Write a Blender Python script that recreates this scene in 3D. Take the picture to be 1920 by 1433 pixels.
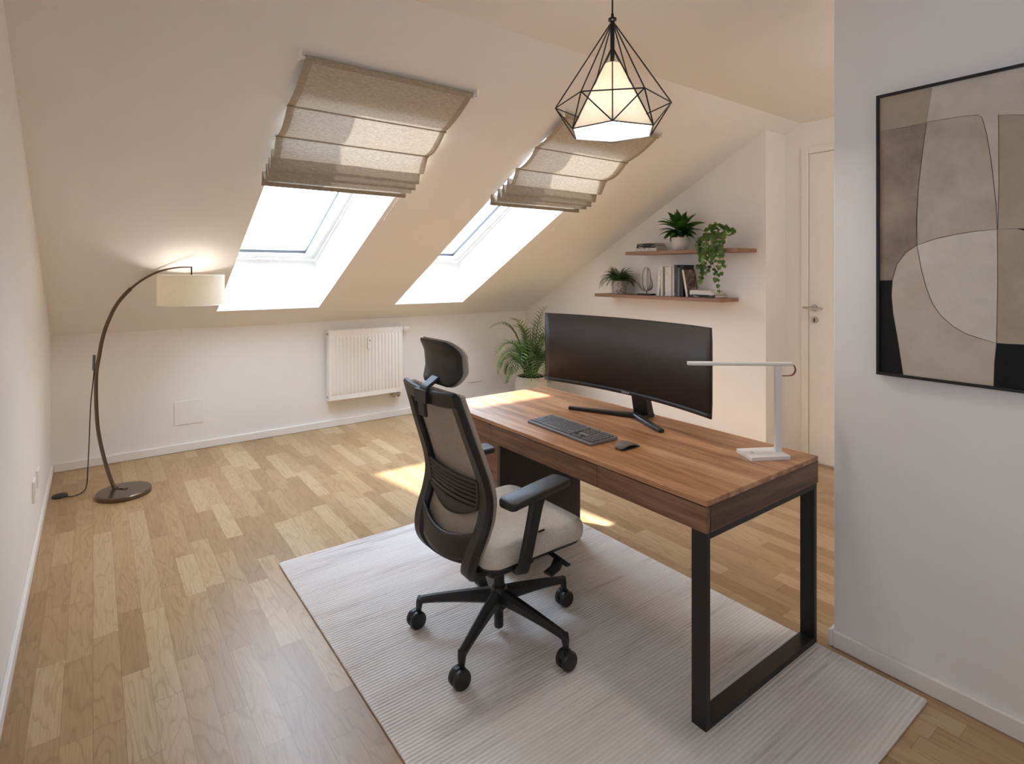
import bpy, bmesh, math, random
from mathutils import Vector, Matrix, noise as mnoise

# ------------------------------------------------------------------ camera, sky, sun, exposure
for o in list(bpy.data.objects):
    bpy.data.objects.remove(o)
SC = bpy.context.scene
COL = SC.collection
rad = math.radians

EYE = 1.45                         # camera height
PITCH = rad(27.5)                  # roof slope
cam_d = bpy.data.cameras.new('camera')
cam = bpy.data.objects.new('camera', cam_d)
COL.objects.link(cam)
SC.camera = cam
cam_d.sensor_fit = 'HORIZONTAL'
cam_d.sensor_width = 36.0
cam_d.lens = 36.0 * 1054.6 / 1920.0
cam_d.shift_y = -(716.5 - 509.3) / 1920.0
cam_d.clip_start = 0.02
cam.location = (0, 0, EYE)
cam.rotation_euler = (rad(90), 0, -rad(36.68))

world = bpy.data.worlds.new('sky')
SC.world = world
world.use_nodes = True
wn = world.node_tree
wn.nodes.clear()
w_out = wn.nodes.new('ShaderNodeOutputWorld')
w_bg = wn.nodes.new('ShaderNodeBackground')
w_tc = wn.nodes.new('ShaderNodeTexCoord')
w_no = wn.nodes.new('ShaderNodeTexNoise')
w_rp = wn.nodes.new('ShaderNodeValToRGB')
w_no.inputs['Scale'].default_value = 3.0
w_no.inputs['Detail'].default_value = 6.0
w_rp.color_ramp.elements[0].position = 0.35
w_rp.color_ramp.elements[0].color = (0.52, 0.72, 1.0, 1)
w_rp.color_ramp.elements[1].position = 0.6
w_rp.color_ramp.elements[1].color = (0.68, 0.83, 1.0, 1)
wn.links.new(w_tc.outputs['Generated'], w_no.inputs['Vector'])
wn.links.new(w_no.outputs['Fac'], w_rp.inputs['Fac'])
wn.links.new(w_rp.outputs['Color'], w_bg.inputs['Color'])
wn.links.new(w_bg.outputs['Background'], w_out.inputs['Surface'])
w_bg.inputs['Strength'].default_value = 7.5

sun_d = bpy.data.lights.new('sun', 'SUN')
sun = bpy.data.objects.new('sun', sun_d)
COL.objects.link(sun)
sun_d.energy = 10.5
sun_d.angle = rad(2.2)
sun_d.color = (1.0, 0.96, 0.91)
sun.rotation_euler = Vector((0.44, -0.70, -1.0)).to_track_quat('-Z', 'Y').to_euler()
sun.location = (-1, 7, 5)

SC.view_settings.view_transform = 'Standard'
SC.view_settings.look = 'None'
SC.view_settings.gamma = 1.0
SC.view_settings.use_curve_mapping = False
SC.view_settings.exposure = 0.94
SC.cycles.max_bounces = 14
SC.cycles.diffuse_bounces = 11
SC.cycles.glossy_bounces = 4
SC.cycles.transmission_bounces = 8
SC.cycles.transparent_max_bounces = 12
SC.cycles.use_denoising = True
SC.cycles.caustics_reflective = False
SC.cycles.caustics_refractive = False
SC.cycles.sample_clamp_indirect = 6.0

# room numbers (metres; X along the low eaves wall, Y towards it)
WL = -0.245                        # left wall
YK, ZK = 5.222, 0.988              # eaves (knee) wall and its height
YR = 2.143                         # where the slope meets the flat ceiling
TP, SP, CP = math.tan(PITCH), math.sin(PITCH), math.cos(PITCH)
ZC = ZK + (YK - YR) * TP           # flat ceiling height
XG = 4.09                          # wall with the shelves
YG = 2.27                          # its free end
XD = 4.38                          # wall with the door
XA = 2.305                         # wall with the picture
YA = 1.004                         # its free end
YB = -1.3                          # wall behind the camera
OPEN = [(0.780, 1.577), (2.290, 3.045)]
OY0, OY1 = 2.72, 4.935             # skylight openings along Y
REV = 0.415                        # depth of the skylight shafts


def zs(y):
    return ZK + (YK - y) * TP


def sl(x, y, o=0.0):
    """point under the slope: o metres into the room from the slope at (x, y)"""
    return Vector((x, y - o * SP, zs(y) - o * CP))


# portals: the skylights' glass guides the sky light
def portal(x0, x1):
    ld = bpy.data.lights.new('skylight_portal', 'AREA')
    ld.shape = 'RECTANGLE'
    a, b = sl(x0, OY0, -REV - 0.02), sl(x1, OY1, -REV - 0.02)
    b0 = sl(x0, OY1 + 0.02, -REV - 0.02)
    ld.size = x1 - x0
    ld.size_y = (b0 - a).length
    ld.energy = 1.0
    ob = bpy.data.objects.new('skylight_portal', ld)
    COL.objects.link(ob)
    ob.location = (a + sl(x1, OY1 + 0.02, -REV - 0.02)) / 2
    ob.rotation_euler = Vector((0, -SP, -CP)).to_track_quat('-Z', 'Y').to_euler()
    ld.cycles.is_portal = True


for x0, x1 in OPEN:
    portal(x0, x1)
# added out-of-view window in the left wall, fill light for the foreground
WY0, WY1, WZ0, WZ1 = -0.25, 0.37, 1.25, 1.90
lw_d = bpy.data.lights.new('added_window_portal', 'AREA')
lw_d.shape = 'RECTANGLE'
lw_d.size, lw_d.size_y = WZ1 - WZ0, WY1 - WY0
lw_d.cycles.is_portal = True
lw_o = bpy.data.objects.new('added_window_portal', lw_d)
COL.objects.link(lw_o)
lw_o.location = (WL - 0.13, (WY0 + WY1) / 2, (WZ0 + WZ1) / 2)
lw_o.rotation_euler = (0, rad(-90), 0)

# ------------------------------------------------------------------ helpers
def srgb(r, g, b):
    f = lambda u: (u / 255 / 12.92) if u / 255 <= 0.04045 else ((u / 255 + 0.055) / 1.055) ** 2.4
    return (f(r), f(g), f(b), 1.0)


ORG = {}


class MB:
    """collects vertices and faces; build() links them as ONE mesh object"""

    def __init__(self):
        self.v, self.f, self.m = [], [], []
        self.mi = 0

    def face(self, pts):
        i = len(self.v)
        self.v += [Vector(p) for p in pts]
        self.f.append(tuple(range(i, i + len(pts))))
        self.m.append(self.mi)

    def loops(self, rings, caps=True, close=True):
        """skin a list of equally long rings"""
        n = len(rings[0])
        base = len(self.v)
        for r in rings:
            self.v += [Vector(p) for p in r]
        for k in range(len(rings) - 1):
            a, b = base + k * n, base + (k + 1) * n
            for j in range(n if close else n - 1):
                q = (j + 1) % n
                self.f.append((a + j, a + q, b + q, b + j))
                self.m.append(self.mi)
        if caps and close:
            self.f.append(tuple(base + j for j in reversed(range(n))))
            self.m.append(self.mi)
            e = base + (len(rings) - 1) * n
            self.f.append(tuple(e + j for j in range(n)))
            self.m.append(self.mi)
        return self

    def box(self, x0, x1, y0, y1, z0, z1):
        return self.loops([[(x0, y0, z), (x1, y0, z), (x1, y1, z), (x0, y1, z)] for z in (z0, z1)])

    def hexa(self, lo, hi):
        """two quads"""
        return self.loops([lo, hi])

    def prism(self, poly, fn, a0, a1):
        """2-D polygon extruded; fn(u, v, a) -> point"""
        return self.loops([[fn(u, v, a) for u, v in poly] for a in (a0, a1)])

    def tube(self, pts, r, n=8, caps=True, closed=False):
        pts = [Vector(p) for p in pts]
        rings = []
        ref = None
        N = len(pts)
        for i, p in enumerate(pts):
            if closed:
                t = pts[(i + 1) % N] - pts[i - 1]
            else:
                t = pts[min(i + 1, N - 1)] - pts[max(i - 1, 0)]
            t.normalize()
            if ref is None:
                ref = Vector((0, 0, 1)) if abs(t.z) < 0.9 else Vector((1, 0, 0))
            a = (ref - t * ref.dot(t)).normalized()
            b = t.cross(a)
            ref = a
            rr = r[i] if isinstance(r, (list, tuple)) else r
            rings.append([p + (a * math.cos(2 * math.pi * j / n) + b * math.sin(2 * math.pi * j / n)) * rr for j in range(n)])
        if closed:
            rings.append(rings[0])
        return self.loops(rings, caps=caps and not closed)

    def sweep(self, pts, w, t, wdir, ch=0.25, closed=False):
        """rounded-rectangle section swept along pts; w across wdir, t the other way"""
        pts = [Vector(p) for p in pts]
        N = len(pts)
        rings = []
        for i, p in enumerate(pts):
            if closed:
                tg = (pts[(i + 1) % N] - pts[i - 1]).normalized()
            else:
                tg = (pts[min(i + 1, N - 1)] - pts[max(i - 1, 0)]).normalized()
            wd = Vector(wdir[i] if isinstance(wdir, list) else wdir)
            a = (wd - tg * wd.dot(tg)).normalized()
            b = tg.cross(a)
            hw = (w[i] if isinstance(w, (list, tuple)) else w) / 2
            ht = (t[i] if isinstance(t, (list, tuple)) else t) / 2
            c = min(hw, ht) * 2 * ch
            sec = [(hw, -ht + c), (hw, ht - c), (hw - c, ht), (-hw + c, ht), (-hw, ht - c), (-hw, -ht + c), (-hw + c, -ht), (hw - c, -ht)]
            rings.append([p + a * u + b * v for u, v in sec])
        if closed:
            rings.append(rings[0])
        return self.loops(rings, caps=not closed)

    def lathe(self, prof, c=(0, 0, 0), n=32, axis='z', caps=True):
        c = Vector(c)
        rings = []
        for r, h in prof:
            ring = []
            for j in range(n):
                u, v = r * math.cos(2 * math.pi * j / n), r * math.sin(2 * math.pi * j / n)
                p = {'z': (u, v, h), 'x': (h, u, v), 'y': (v, h, u)}[axis]
                ring.append(c + Vector(p))
            rings.append(ring)
        return self.loops(rings, caps=caps)

    def grid(self, fn, nu, nv):
        base = len(self.v)
        for i in range(nu + 1):
            for j in range(nv + 1):
                self.v.append(Vector(fn(i / nu, j / nv)))
        for i in range(nu):
            for j in range(nv):
                a = base + i * (nv + 1) + j
                self.f.append((a, a + 1, a + nv + 2, a + nv + 1))
                self.m.append(self.mi)
        return self

    def build(self, name, mats, parent=None, origin=None, bevel=0, seg=2, smooth=35, subd=0, solid=0, doubles=False, offset=0):
        org = Vector(origin) if origin is not None else (ORG.get(parent.name, Vector()) if parent else Vector())
        me = bpy.data.meshes.new(name)
        me.from_pydata([tuple(p - org) for p in self.v], [], self.f)
        if not isinstance(mats, (list, tuple)):
            mats = [mats]
        for m in mats:
            me.materials.append(m)
        me.polygons.foreach_set('material_index', self.m)
        bm = bmesh.new()
        bm.from_mesh(me)
        if doubles:
            bmesh.ops.remove_doubles(bm, verts=bm.verts, dist=1e-5)
        bmesh.ops.recalc_face_normals(bm, faces=bm.faces)
        bm.to_mesh(me)
        bm.free()
        if smooth:
            me.polygons.foreach_set('use_smooth', [True] * len(me.polygons))
            me.set_sharp_from_angle(angle=rad(smooth))
        ob = bpy.data.objects.new(name, me)
        COL.objects.link(ob)
        if parent:
            ob.parent = parent
            ORG[ob.name] = org
        else:
            ob.location = org
            ORG[ob.name] = org
        if solid:
            s = ob.modifiers.new('solid', 'SOLIDIFY')
            s.thickness = solid
            s.offset = offset
        if bevel:
            b = ob.modifiers.new('bevel', 'BEVEL')
            b.width = bevel
            b.segments = seg
            b.limit_method = 'ANGLE'
            b.angle_limit = rad(40)
            b.harden_normals = False
        if subd:
            s = ob.modifiers.new('subd', 'SUBSURF')
            s.levels = subd
            s.render_levels = subd
        return ob


def tag(o, label, cat, group=None, kind=None):
    o['label'] = label
    o['category'] = cat
    if group:
        o['group'] = group
    if kind:
        o['kind'] = kind
    return o


def thing(name, label, cat, loc=(0, 0, 0), rz=0.0, group=None, local=False, kind=None):
    """an Empty at the thing's base; local=True when its meshes are written in its own frame"""
    o = bpy.data.objects.new(name, None)
    COL.objects.link(o)
    o.empty_display_size = 0.1
    o.location = loc
    o.rotation_euler = (0, 0, rz)
    ORG[o.name] = Vector() if local else Vector(loc)
    return tag(o, label, cat, group, kind)


def cmr(pts, n=6, closed=False):
    """Catmull-Rom through tuples of any length"""
    out = []
    N = len(pts)
    for i in range(N if closed else N - 1):
        if closed:
            p0, p1, p2, p3 = pts[i - 1], pts[i], pts[(i + 1) % N], pts[(i + 2) % N]
        else:
            p0, p1, p2, p3 = pts[max(i - 1, 0)], pts[i], pts[i + 1], pts[min(i + 2, N - 1)]
        for k in range(n):
            t = k / n
            out.append(tuple(0.5 * (2 * b + (c - a) * t + (2 * a - 5 * b + 4 * c - d) * t * t + (3 * b - a - 3 * c + d) * t ** 3)
                             for a, b, c, d in zip(p0, p1, p2, p3)))
    if not closed:
        out.append(tuple(pts[-1]))
    return out


def rrect(hx, hy, r, n=5):
    pts = []
    for sx, sy, a0 in ((1, 1, 0), (-1, 1, 90), (-1, -1, 180), (1, -1, 270)):
        for k in range(n + 1):
            a = rad(a0 + 90 * k / n)
            pts.append((sx * (hx - r) + r * math.cos(a), sy * (hy - r) + r * math.sin(a)))
    return pts


def pad(mb, hx, hy, r, zprof, fn=lambda x, y, z: (x, y, z), n=5):
    """rounded cushion: zprof = [(z, inset)...]"""
    rings = []
    for z, ins in zprof:
        rings.append([fn(x, y, z) for x, y in rrect(hx - ins, hy - ins, max(r - ins, 0.004), n)])
    return mb.loops(rings)


# ------------------------------------------------------------------ materials
def nt(name):
    m = bpy.data.materials.new(name)
    m.use_nodes = True
    t = m.node_tree
    return m, t, t.nodes['Principled BSDF'], t.nodes['Material Output']


def N(t, kind, **kw):
    n = t.nodes.new(kind)
    for k, v in kw.items():
        if k in n.inputs:
            n.inputs[k].default_value = v
        else:
            setattr(n, k, v)
    return n


def L(t, a, b):
    t.links.new(a, b)


def ramp(t, stops):
    n = t.nodes.new('ShaderNodeValToRGB')
    e = n.color_ramp.elements
    while len(e) < len(stops):
        e.new(0.5)
    for k, (p, c) in enumerate(stops):
        e[k].position = p
        e[k].color = c
    return n


def coords(t, scale=(1, 1, 1)):
    tc = N(t, 'ShaderNodeTexCoord')
    mp = N(t, 'ShaderNodeMapping')
    mp.inputs['Scale'].default_value = scale
    L(t, tc.outputs['Object'], mp.inputs['Vector'])
    return mp.outputs['Vector']


def plain(name, col, rough=0.5, metal=0.0, bump=0.0, bscale=200.0, var=0.0, vscale=6.0, spec=0.5, emit=None, estr=0.0):
    m, t, b, out = nt(name)
    b.inputs['Base Color'].default_value = col
    b.inputs['Roughness'].default_value = rough
    b.inputs['Metallic'].default_value = metal
    b.inputs['Specular IOR Level'].default_value = spec
    v = coords(t)
    if var:
        no = N(t, 'ShaderNodeTexNoise', Scale=vscale, Detail=5.0)
        L(t, v, no.inputs['Vector'])
        k1 = tuple(max(0, c * (1 - var)) for c in col[:3]) + (1,)
        k2 = tuple(min(1, c * (1 + var)) for c in col[:3]) + (1,)
        rp = ramp(t, [(0.3, k1), (0.7, k2)])
        L(t, no.outputs['Fac'], rp.inputs['Fac'])
        L(t, rp.outputs['Color'], b.inputs['Base Color'])
    if bump:
        no2 = N(t, 'ShaderNodeTexNoise', Scale=bscale, Detail=3.0)
        L(t, v, no2.inputs['Vector'])
        bp = N(t, 'ShaderNodeBump', Strength=bump, Distance=0.002)
        L(t, no2.outputs['Fac'], bp.inputs['Height'])
        L(t, bp.outputs['Normal'], b.inputs['Normal'])
    if emit:
        b.inputs['Emission Color'].default_value = emit
        b.inputs['Emission Strength'].default_value = estr
    return m


def fabric(name, c1, c2, scale=380.0, rough=0.9, bump=0.35):
    """woven cloth: crossed thread waves with speckle"""
    m, t, b, out = nt(name)
    v = coords(t)
    no = N(t, 'ShaderNodeTexNoise', Scale=scale, Detail=2.0)
    L(t, v, no.inputs['Vector'])
    n2 = N(t, 'ShaderNodeTexNoise', Scale=scale * 0.12, Detail=4.0)
    L(t, v, n2.inputs['Vector'])
    mx = N(t, 'ShaderNodeMath', operation='MULTIPLY_ADD')
    mx.inputs[1].default_value = 0.16
    hf = N(t, 'ShaderNodeMath', operation='MULTIPLY')
    hf.inputs[1].default_value = 0.84
    L(t, no.outputs['Fac'], hf.inputs[0])
    L(t, n2.outputs['Fac'], mx.inputs[0])
    L(t, hf.outputs[0], mx.inputs[2])
    rp = ramp(t, [(0.34, c1), (0.66, c2)])
    L(t, mx.outputs[0], rp.inputs['Fac'])
    L(t, rp.outputs['Color'], b.inputs['Base Color'])
    bp = N(t, 'ShaderNodeBump', Strength=bump, Distance=0.001)
    L(t, no.outputs['Fac'], bp.inputs['Height'])
    L(t, bp.outputs['Normal'], b.inputs['Normal'])
    b.inputs['Roughness'].default_value = rough
    b.inputs['Specular IOR Level'].default_value = 0.15
    return m


def blind_cloth(name, c1, c2, trans, holes=0.0):
    """loose linen weave, lets light through"""
    m, t, b, out = nt(name)
    t.nodes.remove(b)
    v = coords(t)
    n1 = N(t, 'ShaderNodeTexNoise', Scale=330.0, Detail=2.0)
    mpa = N(t, 'ShaderNodeMapping')
    mpa.inputs['Scale'].default_value = (1.0, 5.0, 5.0)
    L(t, v, mpa.inputs['Vector'])
    n2 = N(t, 'ShaderNodeTexNoise', Scale=45.0, Detail=3.0)
    L(t, mpa.outputs['Vector'], n2.inputs['Vector'])
    L(t, v, n1.inputs['Vector'])
    ad = N(t, 'ShaderNodeMath', operation='ADD')
    L(t, n1.outputs['Fac'], ad.inputs[0])
    L(t, n2.outputs['Fac'], ad.inputs[1])
    hf = N(t, 'ShaderNodeMath', operation='MULTIPLY')
    hf.inputs[1].default_value = 0.5
    L(t, ad.outputs[0], hf.inputs[0])
    rp = ramp(t, [(0.36, c1), (0.64, c2)])
    L(t, hf.outputs[0], rp.inputs['Fac'])
    d = N(t, 'ShaderNodeBsdfDiffuse')
    tr = N(t, 'ShaderNodeBsdfTranslucent')
    L(t, rp.outputs['Color'], d.inputs['Color'])
    L(t, rp.outputs['Color'], tr.inputs['Color'])
    ms = N(t, 'ShaderNodeMixShader')
    ms.inputs['Fac'].default_value = trans
    L(t, d.outputs[0], ms.inputs[1])
    L(t, tr.outputs[0], ms.inputs[2])
    last = ms
    if holes:
        tp = N(t, 'ShaderNodeBsdfTransparent')
        m2 = N(t, 'ShaderNodeMixShader')
        gt = N(t, 'ShaderNodeMath', operation='GREATER_THAN')
        gt.inputs[1].default_value = 1.0 - holes
        n3 = N(t, 'ShaderNodeTexNoise', Scale=420.0, Detail=1.0)
        L(t, v, n3.inputs['Vector'])
        L(t, n3.outputs['Fac'], gt.inputs[0])
        L(t, gt.outputs[0], m2.inputs['Fac'])
        L(t, ms.outputs[0], m2.inputs[1])
        L(t, tp.outputs[0], m2.inputs[2])
        last = m2
    L(t, last.outputs[0], out.inputs['Surface'])
    return m


def wood(name, stops, along='y', rough=0.4, freq=16.0, stretch=0.9, bump=0.05):
    m, t, b, out = nt(name)
    s = {'x': (stretch, freq, freq), 'y': (freq, stretch, freq), 'z': (freq, freq, stretch)}[along]
    v = coords(t, s)
    n1 = N(t, 'ShaderNodeTexNoise', Scale=1.0, Detail=7.0, Roughness=0.62, Distortion=0.6)
    L(t, v, n1.inputs['Vector'])
    s2 = tuple(k * 7 for k in s)
    v2 = coords(t, s2)
    n2 = N(t, 'ShaderNodeTexNoise', Scale=1.0, Detail=4.0, Roughness=0.6)
    L(t, v2, n2.inputs['Vector'])
    mm = N(t, 'ShaderNodeMath', operation='MULTIPLY_ADD')
    mm.inputs[1].default_value = 0.3
    L(t, n2.outputs['Fac'], mm.inputs[0])
    m8 = N(t, 'ShaderNodeMath', operation='MULTIPLY')
    m8.inputs[1].default_value = 0.7
    L(t, n1.outputs['Fac'], m8.inputs[0])
    L(t, m8.outputs[0], mm.inputs[2])
    rp = ramp(t, stops)
    L(t, mm.outputs[0], rp.inputs['Fac'])
    L(t, rp.outputs['Color'], b.inputs['Base Color'])
    b.inputs['Roughness'].default_value = rough
    bp = N(t, 'ShaderNodeBump', Strength=bump, Distance=0.002)
    L(t, n2.outputs['Fac'], bp.inputs['Height'])
    L(t, bp.outputs['Normal'], b.inputs['Normal'])
    return m


def parquet():
    """three-strip oak: strips along Y, random length, tone and grain per strip"""
    m, t, b, out = nt('oak_parquet')
    tc = N(t, 'ShaderNodeTexCoord')
    sp = N(t, 'ShaderNodeSeparateXYZ')
    L(t, tc.outputs['Object'], sp.inputs[0])

    def M(op, a, bb=None, c=None):
        n = N(t, 'ShaderNodeMath', operation=op)
        for k, x in enumerate((a, bb, c)):
            if x is None:
                continue
            if isinstance(x, (int, float)):
                n.inputs[k].default_value = x
            else:
                L(t, x, n.inputs[k])
        return n.outputs[0]

    W = 0.083
    u = M('DIVIDE', sp.outputs['X'], W)
    row = M('FLOOR', u)
    fu = M('FRACT', u)
    wn1 = N(t, 'ShaderNodeTexWhiteNoise', noise_dimensions='1D')
    L(t, row, wn1.inputs['W'])
    r1 = wn1.outputs['Value']
    ln = M('MULTIPLY_ADD', r1, 0.22, 0.42)
    off = M('MULTIPLY', r1, 37.7)
    y = M('ADD', M('DIVIDE', sp.outputs['Y'], ln), off)
    col = M('FLOOR', y)
    fy = M('FRACT', y)
    cb = N(t, 'ShaderNodeCombineXYZ')
    L(t, row, cb.inputs[0])
    L(t, col, cb.inputs[1])
    wn2 = N(t, 'ShaderNodeTexWhiteNoise', noise_dimensions='3D')
    L(t, cb.outputs[0], wn2.inputs['Vector'])
    rid = wn2.outputs['Value']
    # grain coordinates shifted per strip
    sh = N(t, 'ShaderNodeCombineXYZ')
    L(t, M('MULTIPLY', rid, 31.0), sh.inputs[0])
    L(t, M('MULTIPLY', rid, 17.0), sh.inputs[1])
    L(t, M('MULTIPLY', rid, 53.0), sh.inputs[2])
    va = N(t, 'ShaderNodeVectorMath', operation='ADD')
    L(t, tc.outputs['Object'], va.inputs[0])
    L(t, sh.outputs[0], va.inputs[1])
    mp = N(t, 'ShaderNodeMapping')
    mp.inputs['Scale'].default_value = (9.0, 1.4, 9.0)
    L(t, va.outputs[0], mp.inputs['Vector'])
    n1 = N(t, 'ShaderNodeTexNoise', Scale=1.0, Detail=2.0, Roughness=0.5, Distortion=0.3)
    L(t, mp.outputs['Vector'], n1.inputs['Vector'])
    rings = M('FRACT', M('MULTIPLY', n1.outputs['Fac'], 11.0))
    rings = M('SMOOTH_MIN', M('MULTIPLY', rings, 2.2), M('MULTIPLY', M('SUBTRACT', 1.0, rings), 6.0), 0.3)
    mp2 = N(t, 'ShaderNodeMapping')
    mp2.inputs['Scale'].default_value = (230.0, 9.0, 230.0)
    L(t, va.outputs[0], mp2.inputs['Vector'])
    n2 = N(t, 'ShaderNodeTexNoise', Scale=1.0, Detail=3.0)
    L(t, mp2.outputs['Vector'], n2.inputs['Vector'])
    tone = ramp(t, [(0.0, srgb(162, 129, 91)), (0.3, srgb(174, 142, 103)), (0.7, srgb(182, 151, 112)), (1.0, srgb(195, 167, 131))])
    L(t, rid, tone.inputs['Fac'])
    mixr = N(t, 'ShaderNodeMix', data_type='RGBA', blend_type='MULTIPLY')
    gr = ramp(t, [(0.0, (0.70, 0.62, 0.53, 1)), (0.55, (1, 1, 1, 1))])
    L(t, rings, gr.inputs['Fac'])
    L(t, tone.outputs['Color'], mixr.inputs['A'])
    L(t, gr.outputs['Color'], mixr.inputs['B'])
    mixr.inputs['Factor'].default_value = 0.55
    mixf = N(t, 'ShaderNodeMix', data_type='RGBA', blend_type='MULTIPLY')
    gf = ramp(t, [(0.35, (0.80, 0.74, 0.66, 1)), (0.6, (1, 1, 1, 1))])
    L(t, n2.outputs['Fac'], gf.inputs['Fac'])
    L(t, mixr.outputs['Result'], mixf.inputs['A'])
    L(t, gf.outputs['Color'], mixf.inputs['B'])
    mixf.inputs['Factor'].default_value = 0.6
    # joints
    ex = M('MINIMUM', fu, M('SUBTRACT', 1.0, fu))
    ey = M('MULTIPLY', M('MINIMUM', fy, M('SUBTRACT', 1.0, fy)), 5.0)
    e = M('MINIMUM', ex, ey)
    jt = ramp(t, [(0.0, (0.55, 0.45, 0.36, 1)), (0.018, (1, 1, 1, 1))])
    L(t, e, jt.inputs['Fac'])
    mixj = N(t, 'ShaderNodeMix', data_type='RGBA', blend_type='MULTIPLY')
    mixj.inputs['Factor'].default_value = 0.75
    L(t, mixf.outputs['Result'], mixj.inputs['A'])
    L(t, jt.outputs['Color'], mixj.inputs['B'])
    L(t, mixj.outputs['Result'], b.inputs['Base Color'])
    b.inputs['Roughness'].default_value = 0.33
    bp = N(t, 'ShaderNodeBump', Strength=0.08, Distance=0.002)
    L(t, n2.outputs['Fac'], bp.inputs['Height'])
    L(t, bp.outputs['Normal'], b.inputs['Normal'])
    return m


def rug_mat():
    """ribbed viscose: fine ribs across, darker streaks along them"""
    m, t, b, out = nt('ribbed_rug')
    v = coords(t)
    wv = N(t, 'ShaderNodeTexWave', wave_type='BANDS', bands_direction='Y', Scale=22.0, Distortion=1.2, Detail=3.0)
    wv.inputs['Detail Scale'].default_value = 3.0
    L(t, v, wv.inputs['Vector'])
    st = coords(t, (3.0, 70.0, 1.0))
    n1 = N(t, 'ShaderNodeTexNoise', Scale=1.0, Detail=6.0, Roughness=0.65)
    L(t, st, n1.inputs['Vector'])
    st2 = coords(t, (1.2, 8.0, 1.0))
    n2 = N(t, 'ShaderNodeTexNoise', Scale=1.0, Detail=4.0)
    L(t, st2, n2.inputs['Vector'])
    ad = N(t, 'ShaderNodeMath', operation='MULTIPLY_ADD')
    ad.inputs[1].default_value = 0.5
    L(t, n2.outputs['Fac'], ad.inputs[0])
    hf = N(t, 'ShaderNodeMath', operation='MULTIPLY')
    hf.inputs[1].default_value = 0.5
    L(t, n1.outputs['Fac'], hf.inputs[0])
    L(t, hf.outputs[0], ad.inputs[2])
    rp = ramp(t, [(0.32, srgb(186, 177, 170)), (0.45, srgb(230, 224, 220)), (0.62, srgb(240, 236, 232))])
    L(t, ad.outputs[0], rp.inputs['Fac'])
    mx = N(t, 'ShaderNodeMix', data_type='RGBA', blend_type='MULTIPLY')
    mx.inputs['Factor'].default_value = 0.30
    gr = ramp(t, [(0.0, (0.66, 0.62, 0.59, 1)), (0.5, (1, 1, 1, 1))])
    L(t, wv.outputs['Fac'], gr.inputs['Fac'])
    L(t, rp.outputs['Color'], mx.inputs['A'])
    L(t, gr.outputs['Color'], mx.inputs['B'])
    L(t, mx.outputs['Result'], b.inputs['Base Color'])
    b.inputs['Roughness'].default_value = 0.85
    b.inputs['Specular IOR Level'].default_value = 0.2
    bp = N(t, 'ShaderNodeBump', Strength=0.5, Distance=0.004)
    L(t, wv.outputs['Fac'], bp.inputs['Height'])
    L(t, bp.outputs['Normal'], b.inputs['Normal'])
    return m


def glass_pane():
    m, t, b, out = nt('window_glass')
    t.nodes.remove(b)
    tp = N(t, 'ShaderNodeBsdfTransparent')
    gl = N(t, 'ShaderNodeBsdfGlossy', Roughness=0.02)
    lw = N(t, 'ShaderNodeLayerWeight', Blend=0.5)
    pw = N(t, 'ShaderNodeMath', operation='POWER')
    pw.inputs[1].default_value = 5.0
    fr = N(t, 'ShaderNodeMath', operation='MULTIPLY_ADD')
    fr.inputs[1].default_value = 0.5
    fr.inputs[2].default_value = 0.03
    L(t, lw.outputs['Facing'], pw.inputs[0])
    L(t, pw.outputs[0], fr.inputs[0])
    ms = N(t, 'ShaderNodeMixShader')
    L(t, fr.outputs[0], ms.inputs['Fac'])
    L(t, tp.outputs[0], ms.inputs[1])
    L(t, gl.outputs[0], ms.inputs[2])
    L(t, ms.outputs[0], out.inputs['Surface'])
    return m


def shade_mat(name, col, trans=0.5):
    """lamp-shade cloth: the lamp inside shines through it"""
    m, t, b, out = nt(name)
    t.nodes.remove(b)
    v = coords(t, (160, 160, 420))
    n1 = N(t, 'ShaderNodeTexNoise', Scale=1.0, Detail=2.0)
    L(t, v, n1.inputs['Vector'])
    rp = ramp(t, [(0.3, tuple(c * 0.86 for c in col[:3]) + (1,)), (0.7, col)])
    L(t, n1.outputs['Fac'], rp.inputs['Fac'])
    d = N(t, 'ShaderNodeBsdfDiffuse')
    tr = N(t, 'ShaderNodeBsdfTranslucent')
    L(t, rp.outputs['Color'], d.inputs['Color'])
    L(t, rp.outputs['Color'], tr.inputs['Color'])
    ms = N(t, 'ShaderNodeMixShader')
    ms.inputs['Fac'].default_value = trans
    L(t, d.outputs[0], ms.inputs[1])
    L(t, tr.outputs[0], ms.inputs[2])
    L(t, ms.outputs[0], out.inputs['Surface'])
    return m


def leaf_mat(name, c1, c2, rough=0.4, scale=9.0):
    m, t, b, out = nt(name)
    v = coords(t)
    no = N(t, 'ShaderNodeTexNoise', Scale=scale, Detail=3.0)
    L(t, v, no.inputs['Vector'])
    rp = ramp(t, [(0.35, c1), (0.65, c2)])
    L(t, no.outputs['Fac'], rp.inputs['Fac'])
    L(t, rp.outputs['Color'], b.inputs['Base Color'])
    b.inputs['Roughness'].default_value = rough
    tr = N(t, 'ShaderNodeBsdfTranslucent')
    L(t, rp.outputs['Color'], tr.inputs['Color'])
    ms = N(t, 'ShaderNodeMixShader')
    ms.inputs['Fac'].default_value = 0.25
    L(t, b.outputs[0], ms.inputs[1])
    L(t, tr.outputs[0], ms.inputs[2])
    L(t, ms.outputs[0], out.inputs['Surface'])
    return m


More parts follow.
